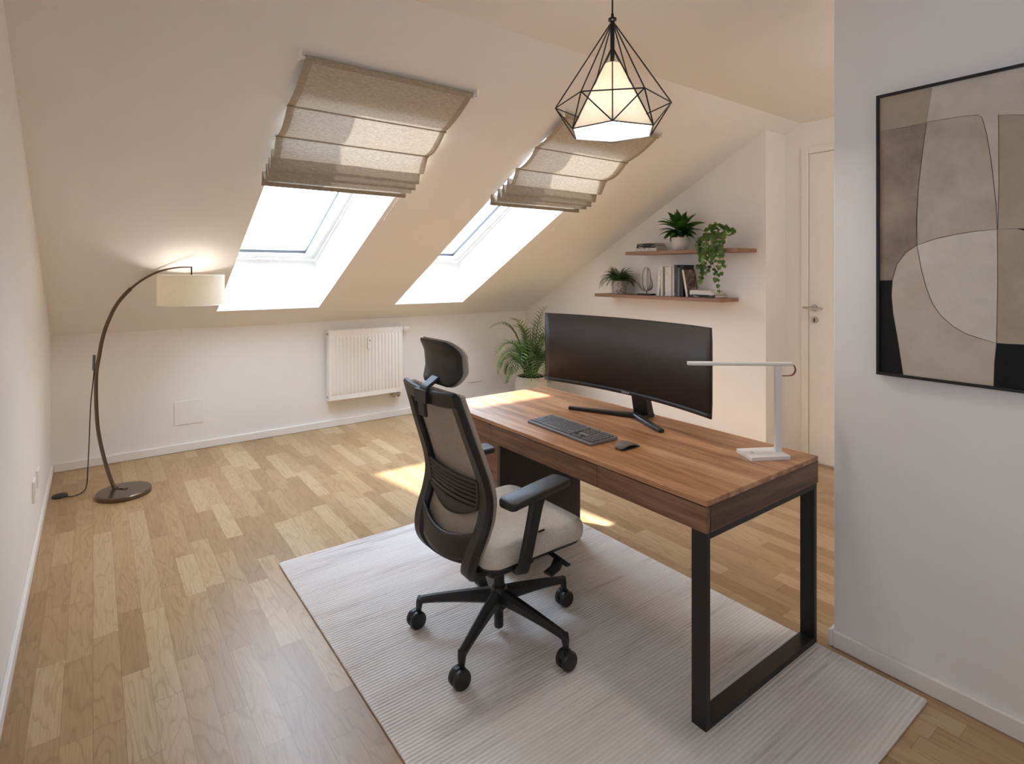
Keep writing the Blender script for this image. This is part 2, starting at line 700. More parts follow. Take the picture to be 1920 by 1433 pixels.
def marks_mat(name, paper, ink, scale=(60, 60, 14), thr=0.55):
    """printed spine: rows of small illegible dark marks"""
    m, t, b, out = nt(name)
    v = coords(t, scale)
    no = N(t, 'ShaderNodeTexNoise', Scale=1.0, Detail=2.0)
    L(t, v, no.inputs['Vector'])
    rp = ramp(t, [(thr, paper), (thr + 0.05, ink)])
    L(t, no.outputs['Fac'], rp.inputs['Fac'])
    L(t, rp.outputs['Color'], b.inputs['Base Color'])
    b.inputs['Roughness'].default_value = 0.6
    return m


PAINT = plain('wall_paint', srgb(237, 234, 230), 0.88, bump=0.12, bscale=260.0, var=0.012, vscale=3.0, spec=0.2)
CEILP = plain('ceiling_paint', srgb(237, 234, 230), 0.9, bump=0.12, bscale=260.0, var=0.012, vscale=3.0, spec=0.2)
WHITE = plain('white_lacquer', srgb(240, 238, 234), 0.35, var=0.01)
WHITEM = plain('white_satin', srgb(236, 232, 226), 0.5, var=0.01)
RADW = plain('radiator_enamel', srgb(240, 236, 230), 0.3, var=0.01)
OAK = parquet()
RUG = rug_mat()
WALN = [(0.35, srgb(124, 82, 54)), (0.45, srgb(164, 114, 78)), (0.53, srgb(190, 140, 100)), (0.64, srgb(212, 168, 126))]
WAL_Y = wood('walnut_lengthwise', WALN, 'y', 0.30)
WALD = [(0.35, srgb(78, 50, 37)), (0.45, srgb(112, 75, 54)), (0.54, srgb(138, 96, 70)), (0.66, srgb(162, 120, 90))]  # same walnut deepened for the upright fronts, shade put into the colour
WALD_Y = wood('shaded_walnut_lengthwise', WALD, 'y', 0.42)
WALE = [(0.35, srgb(60, 39, 29)), (0.45, srgb(88, 59, 43)), (0.54, srgb(110, 77, 56)), (0.66, srgb(134, 98, 74))]  # darkest copy of the walnut, standing in for shade on the end panels
WAL_X = wood('shaded_walnut_crosswise', WALE, 'x', 0.42)
SHELFW = wood('shelf_walnut', [(0.25, srgb(112, 82, 66)), (0.5, srgb(142, 106, 86)), (0.75, srgb(162, 124, 102))], 'y', 0.55)
BLACKM = plain('black_powder_coat', srgb(26, 25, 24), 0.45, bump=0.05, bscale=700, var=0.1)
BLACKP = plain('black_plastic', srgb(33, 32, 31), 0.42, bump=0.06, bscale=900, var=0.08)
BLACKG = plain('black_gloss_plastic', srgb(22, 21, 21), 0.25, var=0.05)
CHARC = plain('charcoal_panel', srgb(44, 41, 39), 0.6, var=0.06)
GREYM = plain('grey_metal', srgb(120, 118, 115), 0.35, metal=0.9, var=0.05)
NICKEL = plain('satin_nickel', srgb(188, 182, 174), 0.32, metal=1.0, var=0.03)
BRONZE = plain('brushed_bronze', srgb(118, 102, 88), 0.2, metal=0.85, var=0.06)
TAUPE = fabric('taupe_cloth', srgb(192, 184, 174), srgb(224, 215, 205))
TAUPED = fabric('taupe_mesh', srgb(146, 134, 122), srgb(186, 173, 160), scale=520)
LINEN = blind_cloth('linen_weave', srgb(172, 161, 145), srgb(216, 205, 189), 0.10, 0.0)
LINENH = blind_cloth('linen_hem_and_fold_shade', srgb(156, 144, 127), srgb(188, 175, 157), 0.05)
GLASS = glass_pane()
GASKET = plain('dark_gasket', srgb(34, 33, 32), 0.6)
LEATHER = plain('brown_leather', srgb(120, 62, 44), 0.6)
STONE = plain('pale_stoneware', srgb(214, 206, 196), 0.75, bump=0.25, bscale=120, var=0.08, vscale=14)
SOIL = plain('dark_soil', srgb(46, 35, 27), 0.95, bump=0.8, bscale=160, var=0.3, vscale=80)
CORDW = plain('white_cord', srgb(235, 232, 226), 0.5)
CORDK = plain('dark_cord', srgb(40, 34, 30), 0.5)
# ------------------------------------------------------------------ the room
def struct(o, label, cat):
    return tag(o, label, cat, kind='structure')


T = 0.12
struct(MB().box(WL - T, XD + T, YB - T, YK + T, -0.1, 0.0).build('floor', OAK, smooth=0),
       'oak strip parquet floor running through the whole attic room', 'floor')

c = MB()
G_ = 0.004
xs = [WL - T, OPEN[0][0] - G_, OPEN[0][1] + G_, OPEN[1][0] - G_, OPEN[1][1] + G_, XG + T]
Q0, Q1 = OY0 - G_, OY1 + G_
for i in range(5):
    for y0, y1 in ((YR, Q0), (Q0, Q1), (Q1, YK + T)):
        if i in (1, 3) and y0 == Q0:
            continue
        c.hexa([sl(xs[i], y0), sl(xs[i + 1], y0), sl(xs[i + 1], y1), sl(xs[i], y1)],
               [p + Vector((0, 0, 0.08)) for p in (sl(xs[i], y0), sl(xs[i + 1], y0), sl(xs[i + 1], y1), sl(xs[i], y1))])
c.hexa([sl(XG + T, YR), sl(XD + T, YR), sl(XD + T, YG + T), sl(XG + T, YG + T)],
       [p + Vector((0, 0, 0.08)) for p in (sl(XG + T, YR), sl(XD + T, YR), sl(XD + T, YG + T), sl(XG + T, YG + T))])
c.box(WL - T, XD + T, YB - T, YR, ZC, ZC + 0.08)
struct(c.build('ceiling', CEILP, smooth=0), 'white attic ceiling, flat above the desk and sloping down to the low wall', 'ceiling')

wl = MB()
for prof in ([(YB - T, 0), (WY0, 0), (WY0, ZC), (YB - T, ZC)], [(WY0, 0), (WY1, 0), (WY1, WZ0), (WY0, WZ0)], [(WY0, WZ1), (WY1, WZ1), (WY1, ZC), (WY0, ZC)],
             [(WY1, 0), (YK + T, 0), (YK + T, zs(YK + T)), (YR, ZC), (WY1, ZC)]):
    wl.prism(prof, lambda u, v, a: (a, u, v), WL - T, WL)
struct(wl.build('wall_left', PAINT, smooth=0), 'long white wall along the left side beside the arc lamp', 'wall')
rw = thing('window_3', 'added unseen window in the left wall beside the viewer, for fill light', 'window', (WL - T / 2, (WY0 + WY1) / 2, WZ0), kind='structure')  # window added to brighten the foreground, never in view
m = MB()
ym = (WY0 + WY1) / 2
for (ya, yb, za, zb) in ((WY0, WY0 + .05, WZ0, WZ1), (WY1 - .05, WY1, WZ0, WZ1), (WY0 + .05, WY1 - .05, WZ0, WZ0 + .05), (WY0 + .05, WY1 - .05, WZ1 - .05, WZ1)):
    m.box(WL - .09, WL - .03, ya, yb, za, zb)
m.build('frame', WHITE, rw, bevel=.003)
MB().box(WL - .065, WL - .060, WY0 + .045, WY1 - .045, WZ0 + .045, WZ1 - .045).build('pane', GLASS, rw, smooth=0)
struct(MB().box(WL, XG, YK, YK + T, 0, ZK).build('wall_back', PAINT, smooth=0),
       'low white wall under the slope carrying the radiator', 'wall')
struct(MB().prism([(YG, 0), (YK + T, 0), (YK + T, zs(YK + T)), (YG, zs(YG))], lambda u, v, a: (a, u, v), XG, XD + T).build('wall_right', PAINT, smooth=0),
       'white gable wall with the two walnut shelves', 'wall')
struct(MB().prism([(YB - T, 0), (YG, 0), (YG, zs(YG)), (YR, ZC), (YB - T, ZC)], lambda u, v, a: (a, u, v), XD, XD + T).build('wall_corridor', PAINT, smooth=0),
       'white wall holding the door, set back behind the gable', 'wall')
struct(MB().box(XA, XA + 0.14, YB, YA, 0, ZC).build('wall_partition', PAINT, smooth=0, bevel=0.003),
       'white partition wall carrying the abstract picture', 'wall')
struct(MB().box(WL, XD, YB - T, YB, 0, ZC).build('wall_front', PAINT, smooth=0),
       'white wall facing the slope, behind the viewer', 'wall')


def skirt(name, x0, x1, y0, y1, label):
    m = MB().box(x0, x1, y0, y1, 0.0, 0.064)
    struct(m.build(name, WHITEM, bevel=0.005, seg=3), label, 'baseboard')


B = 0.016
skirt('baseboard_left', WL, WL + B, YB, YK, 'white skirting board along the long left wall')
skirt('baseboard_back', WL + B, XG - B, YK - B, YK, 'white skirting board along the low wall under the radiator')
skirt('baseboard_right', XG - B, XG, YG, YK, 'white skirting board below the shelves on the gable wall')
skirt('baseboard_recess', XG, XD, YG - B, YG, 'short white skirting board in the recess beside the door')
skirt('baseboard_corridor', XD - B, XD, 2.145, YG - B, 'short piece of white skirting board left of the door casing')
skirt('baseboard_partition', XA - B, XA, YB, YA, 'white skirting board below the abstract picture')
skirt('baseboard_end', XA - B, XA + 0.14, YA, YA + B, 'white skirting board return at the free end of the partition')

# skylight shafts and windows
for k, (x0, x1) in enumerate(OPEN):
    m = MB()
    yb = 5.037                                          # frame plane at the bottom
    zb = 1.552
    bt0, bt1 = sl(x0, OY1), sl(x1, OY1)
    fb0, fb1 = Vector((x0, yb, zb)), Vector((x1, yb, zb))
    tp0, tp1 = sl(x0, OY0), sl(x1, OY0)
    ft0, ft1 = sl(x0, OY0, -REV), sl(x1, OY0, -REV)
    th = G_

    def slab(q, n):
        n = Vector(n) * th
        m.hexa([Vector(p) for p in q], [Vector(p) + n for p in q])
    slab([bt0, bt1, fb1, fb0], (0, 1, 0))
    slab([tp0, tp1, ft1, ft0], (0, -1, 0))
    slab([bt0, fb0, ft0, tp0], (-1, 0, 0))
    slab([bt1, fb1, ft1, tp1], (1, 0, 0))
    struct(m.build('trim_%d' % (k + 1), PAINT, smooth=0),
           ('white plastered shaft of the skylight nearest the arc lamp', 'white plastered shaft of the skylight behind the pendant')[k], 'skylight shaft')
    w = thing('window_%d' % (k + 1), ('white framed skylight above the arc lamp, half covered by its blind', 'white framed skylight behind the pendant, seen at a steep angle')[k],
              'skylight', sl((x0 + x1) / 2, OY1, -REV), kind='structure')
    # frame plane runs parallel to the slope through fb0
    s0 = -((yb - YK) * SP + (zb - ZK) * CP)               # = -REV

    def fp(x, s, o):
        """s metres up the window from its lower edge, o into the room from the frame plane"""
        return Vector((x, yb - s * CP - o * SP, zb + s * SP - o * CP))
    Lw = (fb0 - ft0).length

    def ring(name, ins, wd, o0, o1, mat, parent, bev=0.004, top=None):
        r = MB()
        a0, a1, b0, b1 = x0 + ins, x1 - ins, ins, Lw - ins
        for (u0, u1, v0, v1) in ((a0, a1, b0, b0 + wd), (a0, a1, b1 - wd, b1), (a0, a0 + wd, b0 + wd, b1 - wd), (a1 - wd, a1, b0 + wd, b1 - wd)):
            r.hexa([fp(u0, v0, o0), fp(u1, v0, o0), fp(u1, v1, o0), fp(u0, v1, o0)],
                   [fp(u0, v0, o1), fp(u1, v0, o1), fp(u1, v1, o1), fp(u0, v1, o1)])
        return r.build(name, mat, parent, bevel=bev)
    ring('frame', 0.0, 0.05, -0.09, 0.0, WHITE, w)
    sash = ring('sash', 0.052, 0.062, -0.075, 0.022, WHITE, w, 0.008)
    ring('gasket', 0.112, 0.006, -0.028, -0.004, GASKET, w, 0)
    g = MB().hexa([fp(x0 + .115, .115, -.03), fp(x1 - .115, .115, -.03), fp(x1 - .115, Lw - .115, -.03), fp(x0 + .115, Lw - .115, -.03)],
                  [fp(x0 + .115, .115, -.024), fp(x1 - .115, .115, -.024), fp(x1 - .115, Lw - .115, -.024), fp(x0 + .115, Lw - .115, -.024)])
    g.build('pane', GLASS, w, smooth=0)
    xc = (x0 + x1) / 2 - 0.02
    h = MB()
    h.hexa([fp(xc - .085, .066, .03), fp(xc + .085, .066, .03), fp(xc + .085, .088, .03), fp(xc - .085, .088, .03)],
           [fp(xc - .085, .066, .042), fp(xc + .085, .066, .042), fp(xc + .085, .088, .042), fp(xc - .085, .088, .042)])
    for q in (-.07, .07):
        h.hexa([fp(xc + q - .012, .07, .018), fp(xc + q + .012, .07, .018), fp(xc + q + .012, .084, .018), fp(xc + q - .012, .084, .018)],
               [fp(xc + q - .012, .07, .034), fp(xc + q + .012, .07, .034), fp(xc + q + .012, .084, .034), fp(xc + q - .012, .084, .034)])
    h.build('window_handle', WHITE, sash, bevel=0.004)

# door
d = thing('door_1', 'plain white interior door with lever handle in the recess', 'door', (XD, 1.63, 0), kind='structure')
cs = MB()
cs.box(XD - 0.018, XD + 0.0, 2.085, 2.14, 0, 2.40)
cs.box(XD - 0.018, XD + 0.0, 1.10, 1.155, 0, 2.40)
cs.box(XD - 0.018, XD + 0.0, 1.155, 2.085, 2.345, 2.40)
cs.build('casing', WHITEM, d, bevel=0.004)
MB().box(XD - 0.012, XD + 0.0, 1.158, 2.081, 0.012, 2.341).build('door_leaf', WHITEM, d, bevel=0.002)
hd = MB().lathe([(0.0, 0), (0.026, 0), (0.026, -0.008), (0.0, -0.008)], (XD - 0.012, 2.04, 1.175), 24, 'x', caps=False)
hd.tube([(XD - 0.02, 2.04, 1.175), (XD - 0.062, 2.04, 1.175)], 0.009, 10)
hd.tube([(XD - 0.06, 2.105, 1.176), (XD - 0.06, 1.965, 1.176)], 0.009, 10)
hd.build('handle', NICKEL, d)
ky = MB().lathe([(0.0, 0), (0.025, 0), (0.025, -0.007), (0.0, -0.007)], (XD - 0.012, 2.04, 1.085), 24, 'x', caps=False).build('keyhole_plate', NICKEL, d)
MB().box(XD - 0.0205, XD - 0.018, 2.036, 2.044, 1.070, 1.098).build('keyhole', BLACKG, ky, smooth=0)

# hatch covers and sockets
for (x0, x1, z0, z1, lab) in ((0.52, 0.732, 0.216, 0.407, 'square white access cover low on the wall beside the arc lamp'),
                              (3.285, 3.475, 0.232, 0.428, 'square white access cover low on the wall beside the palm')):
    hc = thing('access_cover', lab, 'access cover', ((x0 + x1) / 2, YK, z0), group='access covers on the low wall')
    MB().prism([(u + (x0 + x1) / 2, v + (z0 + z1) / 2) for u, v in rrect((x1 - x0) / 2, (z1 - z0) / 2, 0.012)],
               lambda u, v, a: (u, a, v), YK - 0.006, YK).build('plate', PAINT, hc, bevel=0.002)
    for u in (x0 + .022, x1 - .022):
        for v in (z0 + .022, z1 - .022):
            MB().lathe([(0.0, -0.0072), (0.005, -0.0072), (0.005, -0.0055), (0.0, -0.0055)], (u, YK, v), 10, 'y', caps=False).build('screw', WHITEM, hc)
for (y0, y1, z0, z1, lab) in ((3.68, 3.77, 0.288, 0.40, 'white wall socket on the left wall, nearer the viewer of the pair'),
                              (3.93, 4.01, 0.288, 0.385, 'white wall socket on the left wall, nearer the lamp of the pair')):
    so = thing('wall_socket', lab, 'socket', (WL, (y0 + y1) / 2, z0), group='wall sockets on the left wall')
    MB().prism([(u + (y0 + y1) / 2, v + (z0 + z1) / 2) for u, v in rrect((y1 - y0) / 2, (z1 - z0) / 2, 0.008)],
               lambda u, v, a: (a, u, v), WL, WL + 0.012).build('plate', WHITE, so, bevel=0.002)
    MB().lathe([(0.028, 0.0125), (0.028, 0.0135), (0.022, 0.0135), (0.0, 0.012)], (WL, (y0 + y1) / 2, (z0 + z1) / 2), 20, 'x', caps=False).build('insert', WHITEM, so)

# ------------------------------------------------------------------ blinds
def blind(x0, x1, label):
    b = thing('roman_blind', label, 'blind', sl((x0 + x1) / 2, 2.5), group='linen roman blinds on the skylights')
    # fold line (Y, Z) seen from the side
    line = []

    def sag(a, bb, amt, n=7):
        for i in range(n):
            t = i / n
            line.append((a[0] + (bb[0] - a[0]) * t, a[1] + (bb[1] - a[1]) * t - amt * 4 * t * (1 - t)))
    p0, p1, p2 = (2.505, zs(2.505) - 0.026), (2.785, zs(2.785) - 0.014), (2.99, zs(2.99) - 0.012)
    sag(p0, p1, 0.016, 9)
    sag(p1, p2, 0.030, 9)
    zig = cmr([p2, (3.018, 2.09), (3.046, 2.043), (3.070, 2.047), (3.084, 2.085)], 4)
    line += zig[:-1]
    folds = [(3.084, 2.085), (3.092, 2.066), (3.110, 1.985), (3.118, 1.990), (3.140, 2.050), (3.148, 2.040), (3.156, 1.955), (3.164, 1.960),
             (3.196, 2.028), (3.204, 2.018), (3.212, 1.940), (3.220, 1.945), (3.284, 1.996), (3.290, 1.985), (3.298, 1.922)]
    line += folds
    # arc-length along the line
    hem = 0.035
    m = MB()
    n = len(line)
    for xa, xb, mi in ((x0, x0 + hem, 1), (x0 + hem, x1 - hem, 0), (x1 - hem, x1, 1)):
        m.mi = mi
        nx = 1 if mi else 14
        base = len(m.v)
        for i, (y, z) in enumerate(line):
            for j in range(nx + 1):
                x = xa + (xb - xa) * j / nx
                wob = 0.0035 * mnoise.noise(Vector((x * 5, y * 9, x0)))
                m.v.append(Vector((x, y, z + wob)))
        for i in range(n - 1):
            for j in range(nx):
                a = base + i * (nx + 1) + j
                m.f.append((a, a + 1, a + nx + 2, a + nx + 1))
                m.m.append(1 if (mi or n - len(folds) <= i < n - 2) else 0)  # stacked folds take the darker hem linen, standing in for their shade
    m.build('fabric', [LINEN, LINENH], b, smooth=50, doubles=True)
    hm = MB()
    (ya, za), (yb_, zb_) = line[-2], line[-1]
    hm.hexa([(x0, yb_ + .002, zb_), (x1, yb_ + .002, zb_), (x1, yb_ - .004, zb_), (x0, yb_ - .004, zb_)],
            [(x0, yb_, zb_ + .022), (x1, yb_, zb_ + .022), (x1, yb_ - .006, zb_ + .022), (x0, yb_ - .006, zb_ + .022)])
    hm.build('bottom_hem', LINENH, b)
    for (y, z) in (p1, p2):
        MB().tube([(x0 - .004, y, z - .003), (x1 + .004, y, z - .003)], 0.0042, 8).build('batten', LINENH, b)
    MB().tube([(x0, p0[0], p0[1] + .004), (x1, p0[0], p0[1] + .004)], 0.014, 14).build('headrail', LINENH, b)
    for s, x in ((-1, x0), (1, x1)):
        bk = MB()
        bk.tube([(x, p0[0], p0[1] + .004), (x + s * .024, p0[0], p0[1] + .004)], 0.008, 10)
        q = sl(x + s * .024, 2.50)
        bk.box(q.x - .005, q.x + .005, 2.485, 2.525, p0[1] - .006, zs(2.485) + .004)
        bk.build('bracket', WHITE, b, bevel=0.002)
    cd = MB()
    for dx in (0.0, 0.012):
        pts = []
        for i in range(9):
            t = i / 8
            y = 3.26 + (3.60 - 3.26) * t
            pts.append((x1 - 0.002 + dx, y, zs(y) - 0.012 + (0.003 if i % 2 else 0)))
        cd.tube(pts, 0.0024, 6)
    cd.build('pull_cord', CORDW, b)
    tz = zs(3.61)
    MB().tube([(x1 + .004, 3.595, zs(3.595) - .013), (x1 + .004, 3.628, zs(3.628) - .014)], [0.004, 0.006], 8).build('cord_tassel', WHITE, b)
    return b


blind(0.742, 1.604, 'beige linen roman blind half drawn over the skylight nearest the arc lamp')
blind(2.262, 3.124, 'beige linen roman blind half drawn over the skylight behind the pendant')

# ------------------------------------------------------------------ radiator
r = thing('radiator', 'white ribbed panel radiator mounted on the low wall under the slope', 'radiator', (2.096, 5.16, 0.257))
x0, x1, z0, z1, yf = 1.728, 2.465, 0.257, 0.907, 5.122
p = MB().box(x0 + .006, x1 - .006, yf, yf + .016, z0 + .004, z1 - .006)
nr = 20
for i in range(nr):
    xc = x0 + .04 + (x1 - x0 - .08) * i / (nr - 1)
    p.sweep([(xc, yf + .002, z0 + .052), (xc, yf - .004, z0 + .066), (xc, yf - .004, z1 - .074), (xc, yf + .002, z1 - .06)], 0.02, 0.008, (1, 0, 0), 0.3)
p.build('front_panel', RADW, r, bevel=0.002)
MB().box(x0 + .006, x1 - .006, yf + .045, yf + .058, z0 + .01, z1 - .012).build('rear_panel', RADW, r, bevel=0.002)
for xa in (x0, x1 - .006):
    s = MB().box(xa, xa + .006, yf + .004, yf + .07, z0, z1)
    s.build('side_cover', RADW, r, bevel=0.002)
gr = MB()
for i in range(28):
    xc = x0 + .02 + (x1 - x0 - .04) * i / 27
    gr.box(xc - .004, xc + .004, yf + .010, yf + .062, z1 - .006, z1 - .001)
gr.box(x0 + .006, x1 - .006, yf + .006, yf + .012, z1 - .008, z1)
gr.box(x0 + .006, x1 - .006, yf + .060, yf + .066, z1 - .008, z1)
gr.build('top_grille', RADW, r)
for zz in (z0 + .035, z1 - .035):
    MB().lathe([(0.0, -.004), (0.009, -.004), (0.009, .002), (0.0, .002)], (x0, yf + .036, zz), 12, 'x', caps=False).build('end_plug', GREYM, r)
MB().lathe([(0.0, 0), (0.011, 0), (0.011, .022), (0.021, .026), (0.022, .045), (0.019, .082), (0.0, .084)], (x1, yf + .04, 0.878), 20, 'x', caps=False).build('thermostat_valve', WHITE, r)
hm = MB().prism([(u + 2.108, v + .765) for u, v in rrect(0.018, 0.058, 0.012)], lambda u, v, a: (u, a, v), yf - .028, yf - .004).build('heat_meter', WHITE, r, bevel=0.004)
MB().box(2.103, 2.113, yf - .0295, yf - .027, .79, .80).build('meter_eye', BLACKG, hm, smooth=0)
vl = MB()
for q in (2.385, 2.435):
    vl.tube([(q, yf + .035, z0 + .005), (q, yf + .035, z0 - .035), (q, yf + .09, z0 - .035)], 0.009, 10)
    vl.lathe([(0.0, -.05), (0.014, -.05), (0.014, -.028), (0.0, -.028)], (q, yf + .035, z0), 12, 'z', caps=False)
vl.box(2.37, 2.45, yf + .022, yf + .048, z0 - .026, z0 - .010)
vl.build('lower_valves', NICKEL, r)
for xx in (1.85, 2.34):
    MB().box(xx - .015, xx + .015, yf + .055, YK - .0005, 0.5, 0.56).build('wall_bracket', GREYM, r)

# ------------------------------------------------------------------ arc floor lamp
LX, LY = 0.163, 4.446
lamp = thing('arc_floor_lamp', 'bronze arc floor lamp with cream drum shade standing in the corner', 'floor lamp', (LX, LY, 0))
MB().lathe([(0.0, 0), (0.146, 0), (0.152, .004), (0.152, .024), (0.147, .030), (0.0, .031)], (LX, LY, 0), 64, caps=False).build('lamp_base', BRONZE, lamp)
arc = [(0.127, 4.496, 0.028), (0.104, 4.519, .052), (0.060, 4.561, 0.215), (0.028, 4.592, 0.397), (0.017, 4.602, 0.570), (0.017, 4.602, 0.767), (0.033, 4.587, 0.900), (0.049, 4.571, 1.006),
       (0.076, 4.546, 1.112), (0.123, 4.501, 1.231), (0.186, 4.441, 1.324), (0.258, 4.371, 1.396), (0.341, 4.292, 1.449), (0.432, 4.205, 1.475), (0.509, 4.131, 1.478)]
path = cmr(arc, 6)
half = int(len(path) * 0.72)
wd = (0.692, 0.722, 0)
MB().sweep(path[:half + 1], 0.017, 0.024, wd, 0.3).build('pole', BRONZE, lamp)
MB().sweep(path[half - 3:], 0.012, [0.017 - 0.009 * i / (len(path) - half + 2) for i in range(len(path) - half + 3)], wd, 0.3).build('arm', BRONZE, lamp)
MB().sweep([(0.121, 4.501, .03), (0.150, 4.474, .034), (0.175, 4.45, .032)], 0.02, 0.008, wd).build('foot_clamp', BRONZE, lamp)
MB().tube([(0.004, 4.612, 0.80), (0.006, 4.612, 0.90)], 0.0085, 12).build('cable_holder', GREYM, lamp)
cb = cmr([(0.006, 4.612, 0.80), (-0.002, 4.620, .70), (-0.013, 4.631, 0.569), (-0.021, 4.639, 0.323), (-0.028, 4.645, 0.146), (-0.034, 4.66, .04), (-0.05, 4.645, .006), (-0.085, 4.60, .004),
          (-0.115, 4.592, .004), (-0.145, 4.62, .006)], 6)
MB().tube(cb, 0.0032, 7).build('cable', CORDK, lamp)
fs = MB().lathe([(0.0, 0), (0.040, 0), (0.043, .006), (0.040, .013), (0.030, .017), (0.012, .020), (0.0, .0205)], (-0.172, 4.640, 0), 24, caps=False).build('foot_switch', BLACKP, lamp)
SX, SY = 0.508, 4.132
MB().tube([(SX, SY, 1.479), (SX, SY, 1.425)], 0.0045, 8).build('hanger', BLACKG, lamp)
SHADE = shade_mat('cream_drum_cloth', srgb(240, 233, 219), 0.35)
sh = MB()
sh.lathe([(0.190, 1.235), (0.190, 1.428), (0.188, 1.428), (0.188, 1.235), (0.190, 1.235)], (SX, SY, 0), 64, caps=False)
sd = sh.build('lamp_shade', SHADE, lamp)
rg = MB()
for zz in (1.2365, 1.4265):
    rg.tube([(SX + 0.1895 * math.cos(2 * math.pi * i / 64), SY + 0.1895 * math.sin(2 * math.pi * i / 64), zz) for i in range(64)], 0.0025, 6, closed=True)
for i in range(3):
    a = 2 * math.pi * i / 3 + .4
    rg.tube([(SX, SY, 1.405), (SX + .188 * math.cos(a), SY + .188 * math.sin(a), 1.424)], 0.002, 6)
rg.build('shade_ring', WHITEM, sd)
MB().tube([(SX, SY, 1.425), (SX, SY, 1.365)], 0.018, 14).build('socket', WHITEM, lamp)
BULB = plain('lit_bulb', (1, 0.9, 0.75, 1), 0.4, emit=(1.0, 0.90, 0.78, 1), estr=8.0)
MB().lathe([(0.0, 1.282), (0.016, 1.286), (0.027, 1.302), (0.029, 1.318), (0.022, 1.342), (0.013, 1.365), (0.0, 1.366)], (SX, SY, 0), 20, caps=False).build('bulb', BULB, lamp)


def lamp_light(name, loc, power, size, parent=None):
    ld = bpy.data.lights.new(name, 'POINT')
    ld.energy = power
    ld.shadow_soft_size = size
    ld.color = (1.0, 0.96, 0.91)
    ob = bpy.data.objects.new(name, ld)
    COL.objects.link(ob)
    ob.location = loc
    return ob


lamp_light('floor_lamp_glow', (SX, SY, 1.318), 4.2, 0.035)

# added out-of-view lamp, fill light for the corridor behind the partition
cl = thing('added_fill_lamp', 'added unseen fill lamp on the corridor ceiling behind the partition wall', 'added fill lamp', (3.4, 0.45, ZC))
MB().lathe([(0.0, ZC), (0.15, ZC), (0.15, ZC - .03), (0.0, ZC - .03)], (3.4, 0.45, 0), 40, caps=False).build('mount', WHITE, cl)
MB().lathe([(0.14, ZC - .03), (0.135, ZC - .055), (0.10, ZC - .08), (0.05, ZC - .092), (0.0, ZC - .095)], (3.4, 0.45, 0), 40, caps=False).build('fill_lamp_dome', plain('fill_lamp_glow', (1, .95, .88, 1), .4, emit=(1.0, .92, .82, 1), estr=3.5), cl)
lamp_light('added_corridor_fill', (3.4, 0.45, ZC - .16), 9.0, 0.08)

# ------------------------------------------------------------------ pendant
PX, PY = 1.706, 1.602
pen = thing('pendant_lamp', 'black wire diamond cage pendant with white faceted inner shade, lit', 'pendant lamp', (PX, PY, ZC))
MB().lathe([(0.0, ZC - .009), (0.026, ZC - .009), (0.030, ZC - .006), (0.030, ZC), (0.0, ZC)], (PX, PY, 0), 32, caps=False).build('ceiling_rose', BLACKM, pen)
MB().tube([(PX, PY, ZC - .008), (PX, PY, 2.49)], 0.0035, 8).build('cord', CORDK, pen)
MB().lathe([(0.0, 2.505), (0.006, 2.505), (0.006, 2.488), (0.017, 2.486), (0.017, 2.478), (0.009, 2.474), (0.009, 2.30), (0.0, 2.30)], (PX, PY, 0), 20, caps=False).build('stem', BLACKM, pen)
cagem = MB()
CR, CD = Vector((math.cos(-rad(36.68)), math.sin(-rad(36.68)), 0)), Vector((math.sin(rad(36.68)), math.cos(rad(36.68)), 0))


def hexv(R, z, a0):
    return [Vector((PX, PY, z)) + CR * R * math.cos(rad(a0 + 60 * k)) + CD * R * math.sin(rad(a0 + 60 * k)) for k in range(6)]


U6, D6 = hexv(0.234, 2.131, -10), hexv(0.181, 2.020, -40)
apex = Vector((PX, PY, 2.478))
apex2 = Vector((PX, PY, 2.372))
wr = 0.0028
for k in range(6):
    u, u2, dn = U6[k], U6[(k + 1) % 6], D6[k]
    t = (u - apex).normalized()
    cagem.tube([apex + (u - apex) * .03, u], wr, 6)
    cagem.tube([u, u2], wr, 6)
    cagem.tube([D6[k], D6[(k + 1) % 6]], wr, 6)
    cagem.tube([u, D6[k]], wr, 6)
    cagem.tube([u, D6[(k + 1) % 6]], wr, 6)
cagem.build('cage', BLACKM, pen)
inn = MB()
for k in range(6):
    inn.tube([apex2 + (D6[k] - apex2) * .03, D6[k]], wr, 6)
inn.build('inner_frame', BLACKM, pen)
PSH = shade_mat('white_facet_cloth', srgb(230, 218, 200), 0.12)
ps = MB()
T6, B6 = hexv(0.032, 2.300, -40), hexv(0.175, 2.022, -40)
ps.loops([T6, B6], caps=False)
ps.build('shade', PSH, pen, smooth=0)
MB().lathe([(0.0, 2.040), (0.02, 2.044), (0.038, 2.066), (0.040, 2.086), (0.030, 2.118), (0.020, 2.124), (0.034, 2.126), (0.034, 2.136), (0.014, 2.150), (0.014, 2.30), (0.0, 2.30)], (PX, PY, 0), 24, caps=False).build('bulb', BULB, pen)
lamp_light('pendant_glow', (PX, PY, 2.080), 32.0, 0.045)
# ------------------------------------------------------------------ rug
rm = MB()
pad(rm, 0.7575, 1.118, 0.012, [(0.0, .004), (0.003, 0.0), (0.009, 0.0), (0.012, .004)], lambda x, y, z: (x + 1.4925, y + 1.799, z), 3)
tag(rm.build('rug', RUG, origin=(1.4925, 1.799, 0), smooth=40), 'pale grey ribbed rectangular rug under the desk and office chair', 'rug')
ZR = 0.012

